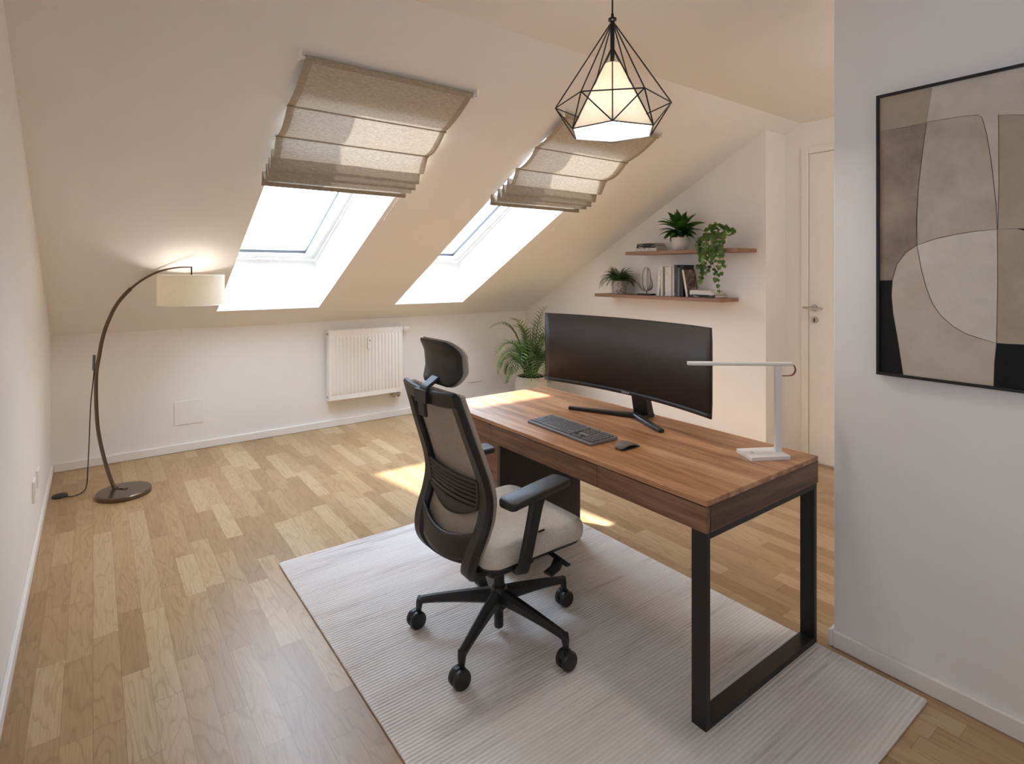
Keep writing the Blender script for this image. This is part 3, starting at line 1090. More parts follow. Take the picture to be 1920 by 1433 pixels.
# ------------------------------------------------------------------ desk
DX0, DX1, DY0, DY1, DZ = 1.53, 2.255, 1.04, 2.69, 0.735
desk = thing('desk', 'walnut desk with drawers and a black steel loop leg on the rug', 'desk', ((DX0 + DX1) / 2, (DY0 + DY1) / 2, ZR))
MB().box(DX0, DX1, DY0, DY1, DZ - .018, DZ).build('desktop', WAL_Y, desk, bevel=0.0015)
for ya, yb in ((DY0, DY0 + .018), (DY1 - .018, DY1)):
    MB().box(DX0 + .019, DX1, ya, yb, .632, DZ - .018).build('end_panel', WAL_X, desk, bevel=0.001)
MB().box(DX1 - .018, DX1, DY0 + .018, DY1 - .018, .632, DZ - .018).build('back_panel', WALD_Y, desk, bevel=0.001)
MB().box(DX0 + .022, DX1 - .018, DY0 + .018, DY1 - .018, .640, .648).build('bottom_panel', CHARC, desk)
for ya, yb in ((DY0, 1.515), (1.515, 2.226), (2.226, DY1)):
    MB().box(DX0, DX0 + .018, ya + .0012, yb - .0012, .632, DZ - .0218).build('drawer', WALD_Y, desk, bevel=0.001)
fw, ft_ = 0.054, 0.022
for xa in (DX0 + .002, DX1 - ft_ - .002):
    MB().box(xa, xa + ft_, DY0 + .004, DY0 + .004 + fw, ZR, .632).build('leg', BLACKM, desk, bevel=0.001)
MB().box(DX0 + .002 + ft_, DX1 - ft_ - .002, DY0 + .004, DY0 + .004 + fw, ZR, ZR + ft_).build('foot_rail', BLACKM, desk, bevel=0.001)
MB().box(DX0 + .002 + ft_, DX1 - ft_ - .002, DY0 + .004, DY0 + .004 + fw, .632 - ft_, .632).build('top_rail', BLACKM, desk, bevel=0.001)
ped = MB()
ped.box(1.57, 2.10, 2.205, 2.645, ZR, .632)
pd = ped.build('pedestal', CHARC, desk, bevel=0.001)
pd['label'] = 'charcoal drawer pedestal'
MB().box(1.552, 1.57, 2.205, 2.209, ZR, .632).build('edge_band', plain('pale_edge_band', srgb(150, 128, 108), .5), pd, smooth=0)
for za, zb in ((ZR + .004, .235), (.239, .482), (.486, .628)):
    MB().box(1.552, 1.57, 2.2105, 2.645, za, zb).build('drawer', WALD_Y, pd, bevel=0.001)

# ------------------------------------------------------------------ office chair (own frame: x forward)
CHX, CHY = 1.303, 1.838
ch = thing('office_chair', 'black and taupe mesh office chair with headrest, pulled up to the desk', 'office chair', (CHX, CHY, ZR), local=True)
G = 0.0 - ZR
# star base
hub = MB().lathe([(0.0, .098), (0.032, .098), (0.038, .110), (0.040, .150), (0.032, .178), (0.026, .184), (0.0, .184)], n=32, caps=False)
hub.build('base_hub', BLACKP, ch)
MB().lathe([(0.0, .018), (0.017, .018), (0.019, .022), (0.019, .11), (0.0, .11)], n=24, caps=False).build('gas_cylinder', BLACKG, ch)
MB().lathe([(0.0, .18), (0.0225, .18), (0.0225, .275), (0.0, .275)], n=24, caps=False).build('gas_lift', BLACKP, ch)
for k in range(5):
    a = rad(139.2 + 72 * k)
    ca, sa = math.cos(a), math.sin(a)
    R_ = lambda r_, z_: (r_ * ca, r_ * sa, z_)
    side = (-sa, ca, 0)
    lg = MB()
    pts = cmr([(.030, .143, .046, .060), (.10, .138, .042, .050), (.20, .128, .036, .038), (.295, .115, .031, .028), (.318, .108, .030, .026)], 5)
    lg.sweep([R_(q[0], q[1]) for q in pts], [q[2] for q in pts], [q[3] for q in pts], side, 0.28)
    lg.sweep([R_(.318, .120), R_(.322, .100), R_(.325, .070)], [.03, .028, .022], [.026, .026, .020], side, 0.28)
    lg.build('leg', BLACKP, ch)
    cx_, cy_ = .331 * ca, .331 * sa
    cst = MB()
    cst.tube([(cx_, cy_, .085), (cx_, cy_, .040)], 0.006, 8)
    cst.tube([(cx_, cy_ - .013, .0345), (cx_, cy_ + .013, .0345)], 0.014, 14)
    cst.sweep([(cx_ - .030, cy_, .046), (cx_ - .018, cy_, .066), (cx_ + .006, cy_, .072)], .010, .008, (0, 1, 0))
    cs_ = cst.build('caster', BLACKP, ch)
    for s in (-1, 1):
        w = MB().lathe([(0.0, .004), (0.030, .004), (0.0345, .008), (0.0345, .020), (0.030, .026), (0.018, .028), (0.0, .028)] if s > 0 else
                       [(0.0, -.004), (0.030, -.004), (0.0345, -.008), (0.0345, -.020), (0.030, -.026), (0.018, -.028), (0.0, -.028)],
                       (cx_ - .004, cy_, .0345), 28, 'y', caps=False)
        w.build('wheel', BLACKP, cs_)
# mechanism
mc = MB()
pad(mc, .115, .085, .03, [(.272, .02), (.279, .006), (.31, 0.0), (.345, .004), (.385, .02)], lambda x, y, z: (x + .02, y, z + G))
mc.box(-.05, .16, -.17, .17, .366 + G, .388 + G)
mc.build('tilt_mechanism', BLACKP, ch, bevel=0.004)
lv = MB()
lv.sweep([(.115, -.07, .365 + G), (.115, -.16, .362 + G), (.115, -.285, .356 + G)], .022, .008, (1, 0, 0))
lv.sweep([(.112, -.235, .358 + G), (.07, -.262, .350 + G), (.03, -.268, .344 + G)], .042, .009, (0, 1, 0))
lv.build('adjustment_lever', BLACKP, ch)
# seat
st = MB()


def seatf(x, y, z):
    k = max(0.0, x - .12)
    dish = -.010 * math.cos(min(1, abs(y) / .24) * math.pi / 2) * (1 if z > .47 else 0)
    return (x + .025, y, z + G - 1.1 * k * k * 0.35 + dish)


HX, HY = .245, .250
rings = [(.400, .030), (.404, .012), (.415, .004), (.440, 0.0), (.462, .003), (.478, .014), (.486, .030), (.490, .07), (.491, .13), (.491, .2)]
pad(st, HX, HY, .075, rings, seatf, 8)
seat = st.build('seat', TAUPE, ch, subd=1)
pad(MB(), 0.1, 0.1, .01, [(0, 0), (1, 0)])
pn = MB()
pad(pn, .232, .236, .07, [(.386, .03), (.392, .006), (.404, 0.0)], lambda x, y, z: (x + .025, y, z + G - 1.1 * max(0, x - .12) ** 2 * .35), 8)
pn.build('seat_pan', BLACKP, ch)
MB().box(.02, .05, -.2258, -.2235, .482 + G, .488 + G).build('fabric_tag', BLACKG, seat)
# back rails: rear profile (x, z, half width)
prof_ = [(-.312, 1.020, .196), (-.290, .955, .202), (-.262, .870, .210), (-.230, .780, .217), (-.204, .700, .223), (-.196, .640, .227), (-.206, .575, .228),
         (-.228, .515, .224), (-.246, .465, .214), (-.250, .415, .196), (-.226, .372, .160), (-.172, .334, .112), (-.100, .310, .070), (-.020, .300, .050)]
pr = cmr(prof_, 5)
bk = MB()
wz = lambda z: .050 if z > .9 else .050 + .014 * min(1, (.9 - z) / .3)
for s in (-1, 1):
    pts = [(q[0], s * (q[2] - .024), q[1] + G) for q in pr]
    ws = [wz(q[1]) if q[1] > .45 else max(.040, wz(q[1]) - .0) for q in pr]
    ts = [.026 + .012 * min(1, max(0, (.75 - q[1]) / .25)) * min(1, max(.2, (q[1] - .28) / .12)) for q in pr]
    bk.sweep(pts, ws, ts, [(0, 1, 0) if q[1] > .40 else (0, .8, -s * .6 * 0 + 0.0) for q in pr], 0.3)
# top bar, slightly bowed
tb = cmr([(-.310, -.185, 1.006), (-.322, -.10, .999), (-.326, 0, .996), (-.322, .10, .999), (-.310, .185, 1.006)], 5)
bk.sweep([(q[0], q[1], q[2] + G) for q in tb], .056, .024, (-.3, 0, 1), 0.3)
bk.build('back_frame', BLACKP, ch)
# lower cross band
lb = MB()


def lbf(u, v):
    y = -.205 + .41 * u
    b_ = 1 - (y / .205) ** 2
    zt = .548 - .052 * b_
    zb = .455 - .045 * b_
    z = zb + (zt - zb) * v
    return (-.228 - .040 * b_ - .010 * (1 - v), y, z + G)


lb.grid(lbf, 20, 5)
lb.build('lower_shell', BLACKP, ch, solid=.012, smooth=60)
# mesh panel
mp_ = MB()


def back_at(z):
    for a_, b_ in zip(prof_, prof_[1:]):
        if b_[1] <= z <= a_[1]:
            t = (z - b_[1]) / (a_[1] - b_[1])
            return b_[0] + (a_[0] - b_[0]) * t, b_[2] + (a_[2] - b_[2]) * t
    return prof_[0][0], prof_[0][2]


def mpf(u, v):
    z = .455 + (1.022 - .455) * v
    x, w_ = back_at(min(z, 1.019))
    w_ = w_ - .004
    y = -w_ + 2 * w_ * u
    q = 1 - (y / w_) ** 2
    return (x + .026 - .012 * q, y, z + G)


mp_.grid(mpf, 18, 26)
mp_.build('back_mesh', TAUPED, ch, solid=.020, offset=0, smooth=60, bevel=.006)
# lumbar support: five slats on a curved plate
lm = MB()


def lumb(z, y):
    x, w_ = back_at(z)
    return (x - .004 - .016 * (1 - (y / w_) ** 2), y, z + G)


for i in range(6):
    z = .705 - .0165 * i
    hw = .176 - .002 * i
    lm.sweep([lumb(z - .010 * (1 - (y / .18) ** 2), y) for y in [hw * (k / 8 - 1) for k in range(17)]], .0105, .008, (0, 0, 1), .3)
for s in (-1, 1):
    lm.sweep([lumb(.712 - .1 * k / 5, s * (.178 - .002 * k)) for k in range(6)], .016, .012, (0, 1, 0), .3)


def lcf(u, v):
    y = -.172 + .344 * u
    b_ = 1 - (y / .172) ** 2
    z = (.612 - .010 * b_) - (.006 + .042 * b_) * v
    return lumb(z, y)


lm.grid(lcf, 18, 4)
lm.build('lumbar_support', BLACKP, ch, solid=.004)
# headrest
HZ = 1.118 + G


def headf(off):
    def f(u, v, w_):
        q = v / .085
        x = -.262 - .036 * q * q - .008 * q + w_ + off - .030 * (u / .14) ** 2 * 0 + .022 * (u / .14) ** 2
        return (x, u - .004, HZ + v)
    return f


hs = MB()
pad(hs, .132, .080, .055, [(-.016, .020), (-.012, .006), (-.004, 0.0), (.002, 0.0)], headf(0), 8)
hsh = MB()


def padgrid(mb, hx, hy, r_, thick, off, edge):
    """front/back faces as filled fans so the curve stays smooth"""
    f = headf(off)
    nR = 7
    outline = rrect(hx, hy, r_, 8)

    def layer(w_, ins):
        return [[f(x * s_ * (1 - ins / hx), y * s_ * (1 - ins / hy), w_) for x, y in outline] for s_ in [0.02] + [k / nR for k in range(1, nR + 1)]]
    back = layer(-thick / 2, edge)
    front = layer(thick / 2, edge)
    mb.loops(back + [[f(x, y, 0) for x, y in outline]] + front[::-1])
    return mb


padgrid(hsh, .134, .082, .052, .018, -.010, .008).build('headrest_shell', BLACKP, ch, smooth=60)
padgrid(MB(), .137, .085, .054, .034, .006, .012).build('headrest_pad', TAUPED, ch, smooth=60)
nk = MB()
nk.sweep(cmr([(-.284, -.002, 1.060 + G), (-.308, -.002, 1.044 + G), (-.334, -.002, 1.026 + G), (-.344, -.002, .990 + G), (-.338, -.002, .925 + G)], 6), .056, .012, (0, 1, 0), .3)
nk.box(-.352, -.318, -.044, .044, .975 + G, 1.022 + G)
nk.build('headrest_bracket', BLACKP, ch, bevel=.004)
# arms
for s in (-1, 1):
    ap = MB()
    pad(ap, .150, .044, .022, [(.657, .010), (.659, .003), (.664, 0), (.678, 0), (.682, .003), (.684, .010)],
        lambda x, y, z: (x * math.cos(rad(-7 * s)) - y * math.sin(rad(-7 * s)) - .030, (s * .272 if s < 0 else .238) + x * math.sin(rad(-7 * s)) + y * math.cos(rad(-7 * s)), z + G - .016 * ((x - .02) / .15) ** 2 * (1 if x < 0 else .3)), 6)
    ap.build('armrest', BLACKP, ch)
    po = MB()
    s_ = s if s < 0 else .88
    pp = cmr([(-.020, s_ * .276, .655, .074), (-.034, s_ * .281, .625, .060), (-.058, s_ * .286, .55, .054), (-.082, s_ * .288, .47, .052), (-.092, s_ * .284, .425, .052), (-.086, s_ * .258, .390, .052), (-.070, s * .20, .378, .052), (-.04, s * .12, .376, .052)], 5)
    po.sweep([(q[0], q[1], q[2] + G) for q in pp], [q[3] for q in pp], .026, (1, 0, -.2), .3)
    po.build('armrest_post', BLACKP, ch)

# ------------------------------------------------------------------ monitor
MY = 1.86
mon = thing('monitor', 'wide curved black monitor switched off on a V stand', 'monitor', (2.1, MY, DZ))


def mx(y):
    return 2.0 + .076 * (1 - ((y - MY) / .52) ** 2)


Y0, Y1, Zb, Zt = MY - .52, MY + .52, .853, 1.222
case = MB()
NY = 40
rings = []
for i in range(NY + 1):
    y = Y0 + (Y1 - Y0) * i / NY
    e = 1 - ((y - MY) / .52) ** 2
    x = mx(y)
    th = .010 + .016 * min(1, e * 3)
    rings.append([(x, y, Zb), (x, y, Zt), (x + th * .6, y, Zt), (x + th + .03 * e, y, Zt - .06), (x + th + .03 * e, y, Zb + .06), (x + th * .6, y, Zb)])
case.loops(rings).build('housing', BLACKP, mon, smooth=40)
SCREEN = plain('dark_screen', srgb(60, 55, 51), 0.55, var=0.0, spec=0.3)
sc = MB()
sc.grid(lambda u, v: (mx(Y0 + .004 + (Y1 - Y0 - .008) * u) - .0008, Y0 + .004 + (Y1 - Y0 - .008) * u, Zb + .020 + (Zt - Zb - .023) * v), 40, 1)
sc.build('screen', SCREEN, mon, solid=.001, smooth=60)
bz = MB()
bz.grid(lambda u, v: (mx(Y0 + (Y1 - Y0) * u) - .0014, Y0 + (Y1 - Y0) * u, Zb + .019 * v), 40, 1)
bz.build('bottom_bezel', BLACKM, mon, solid=.002, smooth=60)
# maker's lettering on the lower bezel
fc = bpy.data.curves.new('lettering', 'FONT')
fc.body = 'SAMSUNG'
fc.size = 0.0105
fc.extrude = 0.0003
fc.align_x = 'CENTER'
fo = bpy.data.objects.new('lettering', fc)
COL.objects.link(fo)
bpy.context.view_layer.update()
dg = bpy.context.evaluated_depsgraph_get()
lme = bpy.data.meshes.new_from_object(fo.evaluated_get(dg))
bpy.data.objects.remove(fo)
lme.materials.clear()
lme.materials.append(plain('pale_lettering', srgb(214, 212, 208), 0.5))
lo = bpy.data.objects.new('bezel_lettering', lme)
COL.objects.link(lo)
lo.parent = mon
ly = 1.862
lo.matrix_local = Matrix.Translation(Vector((mx(ly) - .0030, ly, Zb + .0055)) - Vector(mon.location)) @ Matrix(((0, 0, -1, 0), (-1, 0, 0, 0), (0, 1, 0, 0), (0, 0, 0, 1)))
sb = MB()
J = Vector((2.125, 1.845, DZ + .0115))
for tip in (Vector((1.984, 2.165, DZ + .0085)), Vector((2.018, 1.600, DZ + .0085))):
    sb.sweep([J + Vector((.010, (J.y - tip.y) * .03, 0)), J + (tip - J) * .25, tip], [.040, .034, .026], [.022, .020, .016], (1, 0, 0), .2)
sb.box(2.105, 2.215, 1.800, 1.890, DZ + .001, DZ + .016)
sb.build('stand_base', BLACKP, mon, bevel=.001)
nk = MB()
nk.hexa([(2.165, 1.798, DZ + .014), (2.210, 1.798, DZ + .014), (2.210, 1.892, DZ + .014), (2.165, 1.892, DZ + .014)],
        [(2.110, 1.806, .98), (2.150, 1.806, .98), (2.150, 1.884, .98), (2.110, 1.884, .98)])
nk.build('stand_neck', BLACKP, mon, bevel=.003)

# ------------------------------------------------------------------ keyboard and mouse
kb = thing('keyboard', 'dark grey full size keyboard lying on the desk before the monitor', 'keyboard', (1.717, 1.868, DZ), rad(-2.6), local=True)
KG = plain('keyboard_grey', srgb(120, 117, 115), 0.5, bump=.03, bscale=900, var=.05)
KD = plain('key_well', srgb(20, 20, 21), 0.7)
KT = plain('key_caps', srgb(98, 95, 93), 0.5, var=.05)
pl_ = MB()
tilt = lambda x, z: z + .006 * (x + .078) / .156
pad(pl_, .078, .222, .006, [(.0, .004), (.002, 0), (.009, 0), (.011, .002)], lambda x, y, z: (x, y, tilt(x, z) if z > .005 else z), 3)
pl_.build('body', KG, kb)
MB().hexa([(-.068, -.216, tilt(-.068, .0105)), (.062, -.216, tilt(.062, .0105)), (.062, .216, tilt(.062, .0105)), (-.068, .216, tilt(-.068, .0105))],
          [(-.068, -.216, tilt(-.068, .0114)), (.062, -.216, tilt(.062, .0114)), (.062, .216, tilt(.062, .0114)), (-.068, .216, tilt(-.068, .0114))]).build('key_well', KD, kb, smooth=0)
ks = MB()


def key(xa, xb, ya, yb):
    g = .0014
    lo_, hi_ = .0112, .0148
    ks.hexa([(xa + g, ya + g, tilt(xa, lo_)), (xb - g, ya + g, tilt(xb, lo_)), (xb - g, yb - g, tilt(xb, lo_)), (xa + g, yb - g, tilt(xa, lo_))],
            [(xa + g * 2, ya + g * 2, tilt(xa, hi_)), (xb - g * 2, ya + g * 2, tilt(xb, hi_)), (xb - g * 2, yb - g * 2, tilt(xb, hi_)), (xa + g * 2, yb - g * 2, tilt(xa, hi_))])


kx = [-.066 + .0212 * i for i in range(7)]
rows = [[1.3, 1.1, 1.3, 5.6, 1.3, 1.1, 1.1, 1.2], [2.3] + [1] * 10 + [2.7], [1.8] + [1] * 11 + [1.2], [1.5] + [1] * 12 + [1.5 - .0], [1] * 13 + [2], [1.0] * 15]
for ri, row in enumerate(rows):
    y = .213
    tot = sum(row)
    wy = .285 / tot
    for kk in row:
        key(kx[ri], kx[ri + 1], y - kk * wy, y)
        y -= kk * wy
for ri in range(6):                                   # cursor block and number pad
    for cidx in range(3):
        y = -.080 - .0185 * cidx
        if ri == 2 or (ri == 1 and cidx != 1):
            continue
        key(kx[ri], kx[ri + 1], y - .0185, y)
    for cidx in range(4):
        y = -.1415 - .0182 * cidx
        key(kx[ri], kx[ri + 1], y - .0182, y)
ks.build('keys', KT, kb, smooth=0)
MB().hexa([(kx[2] + .001, -.135, tilt(kx[2], .0113)), (kx[3] - .001, -.135, tilt(kx[3], .0113)), (kx[3] - .001, -.082, tilt(kx[3], .0113)), (kx[2] + .001, -.082, tilt(kx[2], .0113))],
          [(kx[2] + .001, -.135, tilt(kx[2], .0118)), (kx[3] - .001, -.135, tilt(kx[3], .0118)), (kx[3] - .001, -.082, tilt(kx[3], .0118)), (kx[2] + .001, -.082, tilt(kx[2], .0118))]).build('blank_plate', KG, kb, smooth=0)

ms_ = thing('mouse', 'slim brown grey arched mouse beside the keyboard', 'mouse', (1.738, 1.553, DZ), rad(1), local=True)
MG = plain('mouse_shell', srgb(116, 106, 97), 0.55, var=.04)
mo = MB()


def arch(x):
    return .016 * math.sin(math.pi * min(1, max(0, (x + .062) / .118)) ** .8) + .001


mr = []
for i in range(17):
    x = -.056 + .112 * i / 16
    hw = .0285 * (1 - abs(x / .058) ** 5) ** .5 if abs(x) < .0579 else .002
    hw = max(hw, .006)
    z = arch(x)
    tk = .010 if x < -.01 else .010 - .004 * (x + .01) / .066
    ring_ = []
    for j in range(13):
        a = math.pi * j / 12
        ring_.append((x, hw * math.cos(a), z + tk * math.sin(a) ** .6))
    ring_ += [(x, -hw * .9, z), (x, 0, z), (x, hw * .9, z)]
    mr.append(ring_)
mo.loops(mr)
mo.build('shell', MG, ms_, smooth=60)
MB().box(-.046, .054, -.022, .022, .0, .0035).build('sole', BLACKP, ms_)

# ------------------------------------------------------------------ desk lamp
dl = thing('desk_lamp', 'slim white desk lamp with flat base and level bar on the desk corner', 'desk lamp', (2.083, 1.167, DZ), rad(-29.8), local=True)
MB().prism(rrect(.080, .056, .004, 3), lambda u, v, a: (u, v, a), .0, .015).build('lamp_base', WHITE, dl, bevel=.0015)
tb_ = MB()
tb_.lathe([(0.0, .0152), (.004, .0152), (.004, .0155), (0.0, .0155)], (-.045, 0, 0), 10, caps=False)
for q in (-.012, .012):
    tb_.lathe([(0.0, .0152), (.0025, .0152), (.0025, .0155), (0.0, .0155)], (-.045, q, 0), 8, caps=False)
tb_.build('touch_marks', GREYM, dl)
MB().prism(rrect(.013, .008, .002, 3), lambda u, v, a: (u + .064, v + .004, a), .014, .348).build('stem', WHITE, dl, bevel=.001)
ang = rad(170.6)
ad_ = Vector((math.cos(ang), math.sin(ang), 0))
an = Vector((-ad_.y, ad_.x, 0))
S0 = Vector((.064, .004, .355))
MB().sweep([S0 - ad_ * .052, S0 - ad_ * .04, S0 + ad_ * .2, S0 + ad_ * .343, S0 + ad_ * .347], [.026, .030, .030, .030, .027], .0125, an, .2).build('light_bar', WHITE, dl)
MB().hexa([S0 + ad_ * .05 + an * .011 - Vector((0, 0, .0068)), S0 + ad_ * .335 + an * .011 - Vector((0, 0, .0068)), S0 + ad_ * .335 - an * .011 - Vector((0, 0, .0068)), S0 + ad_ * .05 - an * .011 - Vector((0, 0, .0068))],
          [S0 + ad_ * .05 + an * .011 - Vector((0, 0, .006)), S0 + ad_ * .335 + an * .011 - Vector((0, 0, .006)), S0 + ad_ * .335 - an * .011 - Vector((0, 0, .006)), S0 + ad_ * .05 - an * .011 - Vector((0, 0, .006))]).build('diffuser', WHITEM, dl, smooth=0)
sp_ = [S0 - ad_ * .050, S0 - ad_ * .062 - Vector((0, 0, .008)), S0 - ad_ * .066 - Vector((0, 0, .026)), S0 - ad_ * .056 - Vector((0, 0, .042)), S0 - ad_ * .034 - Vector((0, 0, .046)), S0 - ad_ * .010 - Vector((0, 0, .046))]
MB().sweep([Vector(q) for q in cmr([tuple(v) for v in sp_], 6)], .012, .002, an).build('strap', LEATHER, dl)
MB().tube([(.078, .012, .004), (.10, .045, .003), (.115, .085, .003), (.121, .12, .003)], .002, 6).build('cord', CORDW, dl)

# ------------------------------------------------------------------ picture
AY0, AY1, AZ0, AZ1 = 0.090, 0.846, 1.078, 2.086
art = thing('wall_picture', 'large abstract picture of beige and black shapes in a thin black frame', 'picture', (XA, (AY0 + AY1) / 2, AZ0))
fr = MB()
fx0 = XA - .032
for (ya, yb, za, zb) in ((AY0, AY1, AZ0, AZ0 + .010), (AY0, AY1, AZ1 - .010, AZ1), (AY0, AY0 + .010, AZ0 + .01, AZ1 - .01), (AY1 - .010, AY1, AZ0 + .01, AZ1 - .01)):
    fr.box(fx0, XA - .002, ya, yb, za, zb)
fr.build('frame', BLACKM, art, bevel=.001)


def paint(name, c1, c2, sc=7.0):
    m, t, b, out = nt(name)
    v = coords(t)
    n1 = N(t, 'ShaderNodeTexNoise', Scale=sc, Detail=7.0, Roughness=.65)
    L(t, v, n1.inputs['Vector'])
    rp = ramp(t, [(.33, c1), (.66, c2)])
    L(t, n1.outputs['Fac'], rp.inputs['Fac'])
    L(t, rp.outputs['Color'], b.inputs['Base Color'])
    n2 = N(t, 'ShaderNodeTexNoise', Scale=240.0, Detail=3.0)
    L(t, v, n2.inputs['Vector'])
    bp = N(t, 'ShaderNodeBump', Strength=.4, Distance=.002)
    L(t, n2.outputs['Fac'], bp.inputs['Height'])
    L(t, bp.outputs['Normal'], b.inputs['Normal'])
    b.inputs['Roughness'].default_value = .85
    b.inputs['Specular IOR Level'].default_value = .2
    return m


P_ = [paint('canvas_beige', srgb(186, 172, 154), srgb(200, 188, 172)),            # 0
      paint('canvas_sand', srgb(172, 156, 136), srgb(184, 170, 150)),             # 1
      paint('canvas_light', srgb(198, 186, 172), srgb(212, 202, 190)),            # 2
      paint('canvas_brown', srgb(126, 110, 98), srgb(170, 152, 136), 5.0),        # 3
      paint('canvas_stone', srgb(178, 164, 148), srgb(198, 186, 170), 9.0),       # 4
      paint('canvas_pale', srgb(204, 194, 182), srgb(216, 207, 196)),             # 5
      paint('canvas_olive', srgb(168, 154, 134), srgb(182, 168, 148)),            # 6
      paint('canvas_black', srgb(30, 30, 29), srgb(36, 36, 35), 30.0),            # 7
      paint('canvas_line', srgb(82, 72, 64), srgb(104, 92, 82), 40.0)]            # 8
cv = MB()
cvx = XA - .024
cv.mi = 2
cv.box(cvx, XA - .004, AY0 + .008, AY1 - .008, AZ0 + .008, AZ1 - .008)
Rg = dict(a=[(0.838, 2.078), (0.678, 2.078), (0.685, 2.021), (0.694, 1.96), (0.759, 1.955), (0.838, 1.957)],
          c=[(0.838, 1.957), (0.759, 1.955), (0.694, 1.958), (0.707, 1.844), (0.717, 1.75), (0.722, 1.646), (0.722, 1.541), (0.755, 1.516), (0.782, 1.476), (0.796, 1.423), (0.838, 1.417)],
          d=[(0.694, 1.96), (0.595, 1.958), (0.556, 1.953), (0.545, 1.943), (0.533, 1.888), (0.521, 1.79), (0.51, 1.661), (0.507, 1.583), (0.562, 1.58), (0.615, 1.572), (0.671, 1.56), (0.722, 1.541), (0.724, 1.629), (0.717, 1.75), (0.707, 1.844)],
          f=[(0.504, 1.943), (0.443, 1.928), (0.36, 1.915), (0.27, 1.905), (0.27, 1.60), (0.35, 1.57), (0.443, 1.581), (0.506, 1.583), (0.503, 1.723)],
          h=[(0.722, 1.541), (0.671, 1.56), (0.615, 1.572), (0.562, 1.58), (0.507, 1.583), (0.506, 1.406), (0.509, 1.225), (0.549, 1.235), (0.588, 1.248), (0.622, 1.27), (0.656, 1.305), (0.678, 1.343), (0.696, 1.398), (0.71, 1.463)],
          i=[(0.722, 1.541), (0.71, 1.463), (0.696, 1.398), (0.678, 1.343), (0.656, 1.305), (0.622, 1.27), (0.588, 1.248), (0.549, 1.235), (0.509, 1.225), (0.514, 1.159), (0.516, 1.087), (0.763, 1.087), (0.779, 1.204), (0.794, 1.301), (0.799, 1.364), (0.796, 1.423), (0.782, 1.476), (0.755, 1.516)],
          j=[(0.838, 1.417), (0.796, 1.42), (0.799, 1.364), (0.794, 1.301), (0.779, 1.204), (0.763, 1.087), (0.838, 1.087)],
          k=[(0.507, 1.583), (0.463, 1.582), (0.443, 1.575), (0.38, 1.53), (0.34, 1.45), (0.335, 1.35), (0.36, 1.27), (0.40, 1.235), (0.443, 1.227), (0.487, 1.225), (0.509, 1.225), (0.506, 1.406)],
          n=[(0.463, 1.582), (0.35, 1.57), (0.27, 1.60), (0.18, 1.62), (0.098, 1.62), (0.098, 1.40), (0.20, 1.42), (0.30, 1.50), (0.38, 1.53), (0.443, 1.575)],
          l=[(0.509, 1.225), (0.487, 1.225), (0.443, 1.227), (0.40, 1.235), (0.36, 1.25), (0.29, 1.20), (0.25, 1.14), (0.235, 1.087), (0.516, 1.087), (0.514, 1.159)])
for key_, mi in (('a', 1), ('c', 3), ('d', 4), ('f', 6), ('h', 5), ('i', 0), ('j', 7), ('k', 6), ('n', 7), ('l', 7)):
    cv.mi = mi
    cv.prism(Rg[key_], lambda u, v, a: (a, u, v), cvx - .0006, cvx)
cv.mi = 8
for key_ in ('c', 'd', 'f', 'h', 'i'):
    q = Rg[key_]
    cv.sweep([(cvx - .0007, u, v) for u, v in q], .0008, .0016, (1, 0, 0), .2, closed=True)
cv.build('canvas', P_, art, smooth=0)
# ------------------------------------------------------------------ shelves
Z1, Z2 = 1.241, 1.626
for nm, lab, xf, y0, y1, zt in (('wall_shelf', 'upper floating walnut shelf on the gable wall', 3.818, 2.342, 3.430, Z2),
                               ('wall_shelf', 'lower floating walnut shelf on the gable wall', 3.838, 2.494, 3.832, Z1)):
    m = MB().box(xf, XG, y0, y1, zt - .028, zt)
    tag(m.build(nm, SHELFW, origin=(XG, (y0 + y1) / 2, zt - .028), bevel=.0012), lab, 'shelf', 'walnut shelves')

# ------------------------------------------------------------------ books
PAPER = plain('book_pages', srgb(214, 206, 194), .85, bump=.3, bscale=500, var=.06, vscale=200)
BK = dict(white=marks_mat('white_spine', srgb(226, 222, 216), srgb(150, 146, 142), (90, 90, 26), .6),
          cream=plain('cream_board', srgb(222, 212, 196), .6, var=.03),
          ivory=marks_mat('ivory_spine', srgb(226, 219, 207), srgb(166, 158, 146), (80, 80, 20), .62),
          taupe=plain('taupe_board', srgb(150, 138, 126), .65, var=.04),
          lilac=plain('grey_lilac_board', srgb(168, 160, 160), .6, var=.04),
          plainw=plain('plain_white_board', srgb(228, 224, 218), .55, var=.02),
          grey=marks_mat('dark_grey_spine', srgb(62, 62, 62), srgb(168, 165, 160), (120, 120, 34), .63),
          mid=marks_mat('mid_grey_spine', srgb(108, 108, 106), srgb(170, 168, 164), (120, 120, 40), .62),
          black=plain('black_board', srgb(32, 31, 30), .55, var=.05),
          printed=marks_mat('printed_black_spine', srgb(38, 37, 36), srgb(214, 210, 204), (70, 22, 90), .60))


def floral():
    m, t, b, out = nt('flower_print')
    v = coords(t, (9, 9, 9))
    n1 = N(t, 'ShaderNodeTexNoise', Scale=1.4, Detail=6.0, Distortion=1.6)
    L(t, v, n1.inputs['Vector'])
    rp = ramp(t, [(.36, srgb(48, 40, 36)), (.47, srgb(112, 94, 82)), (.56, srgb(138, 118, 104)), (.68, srgb(196, 178, 164))])
    L(t, n1.outputs['Fac'], rp.inputs['Fac'])
    L(t, rp.outputs['Color'], b.inputs['Base Color'])
    b.inputs['Roughness'].default_value = .45
    return m


FLOR = floral()


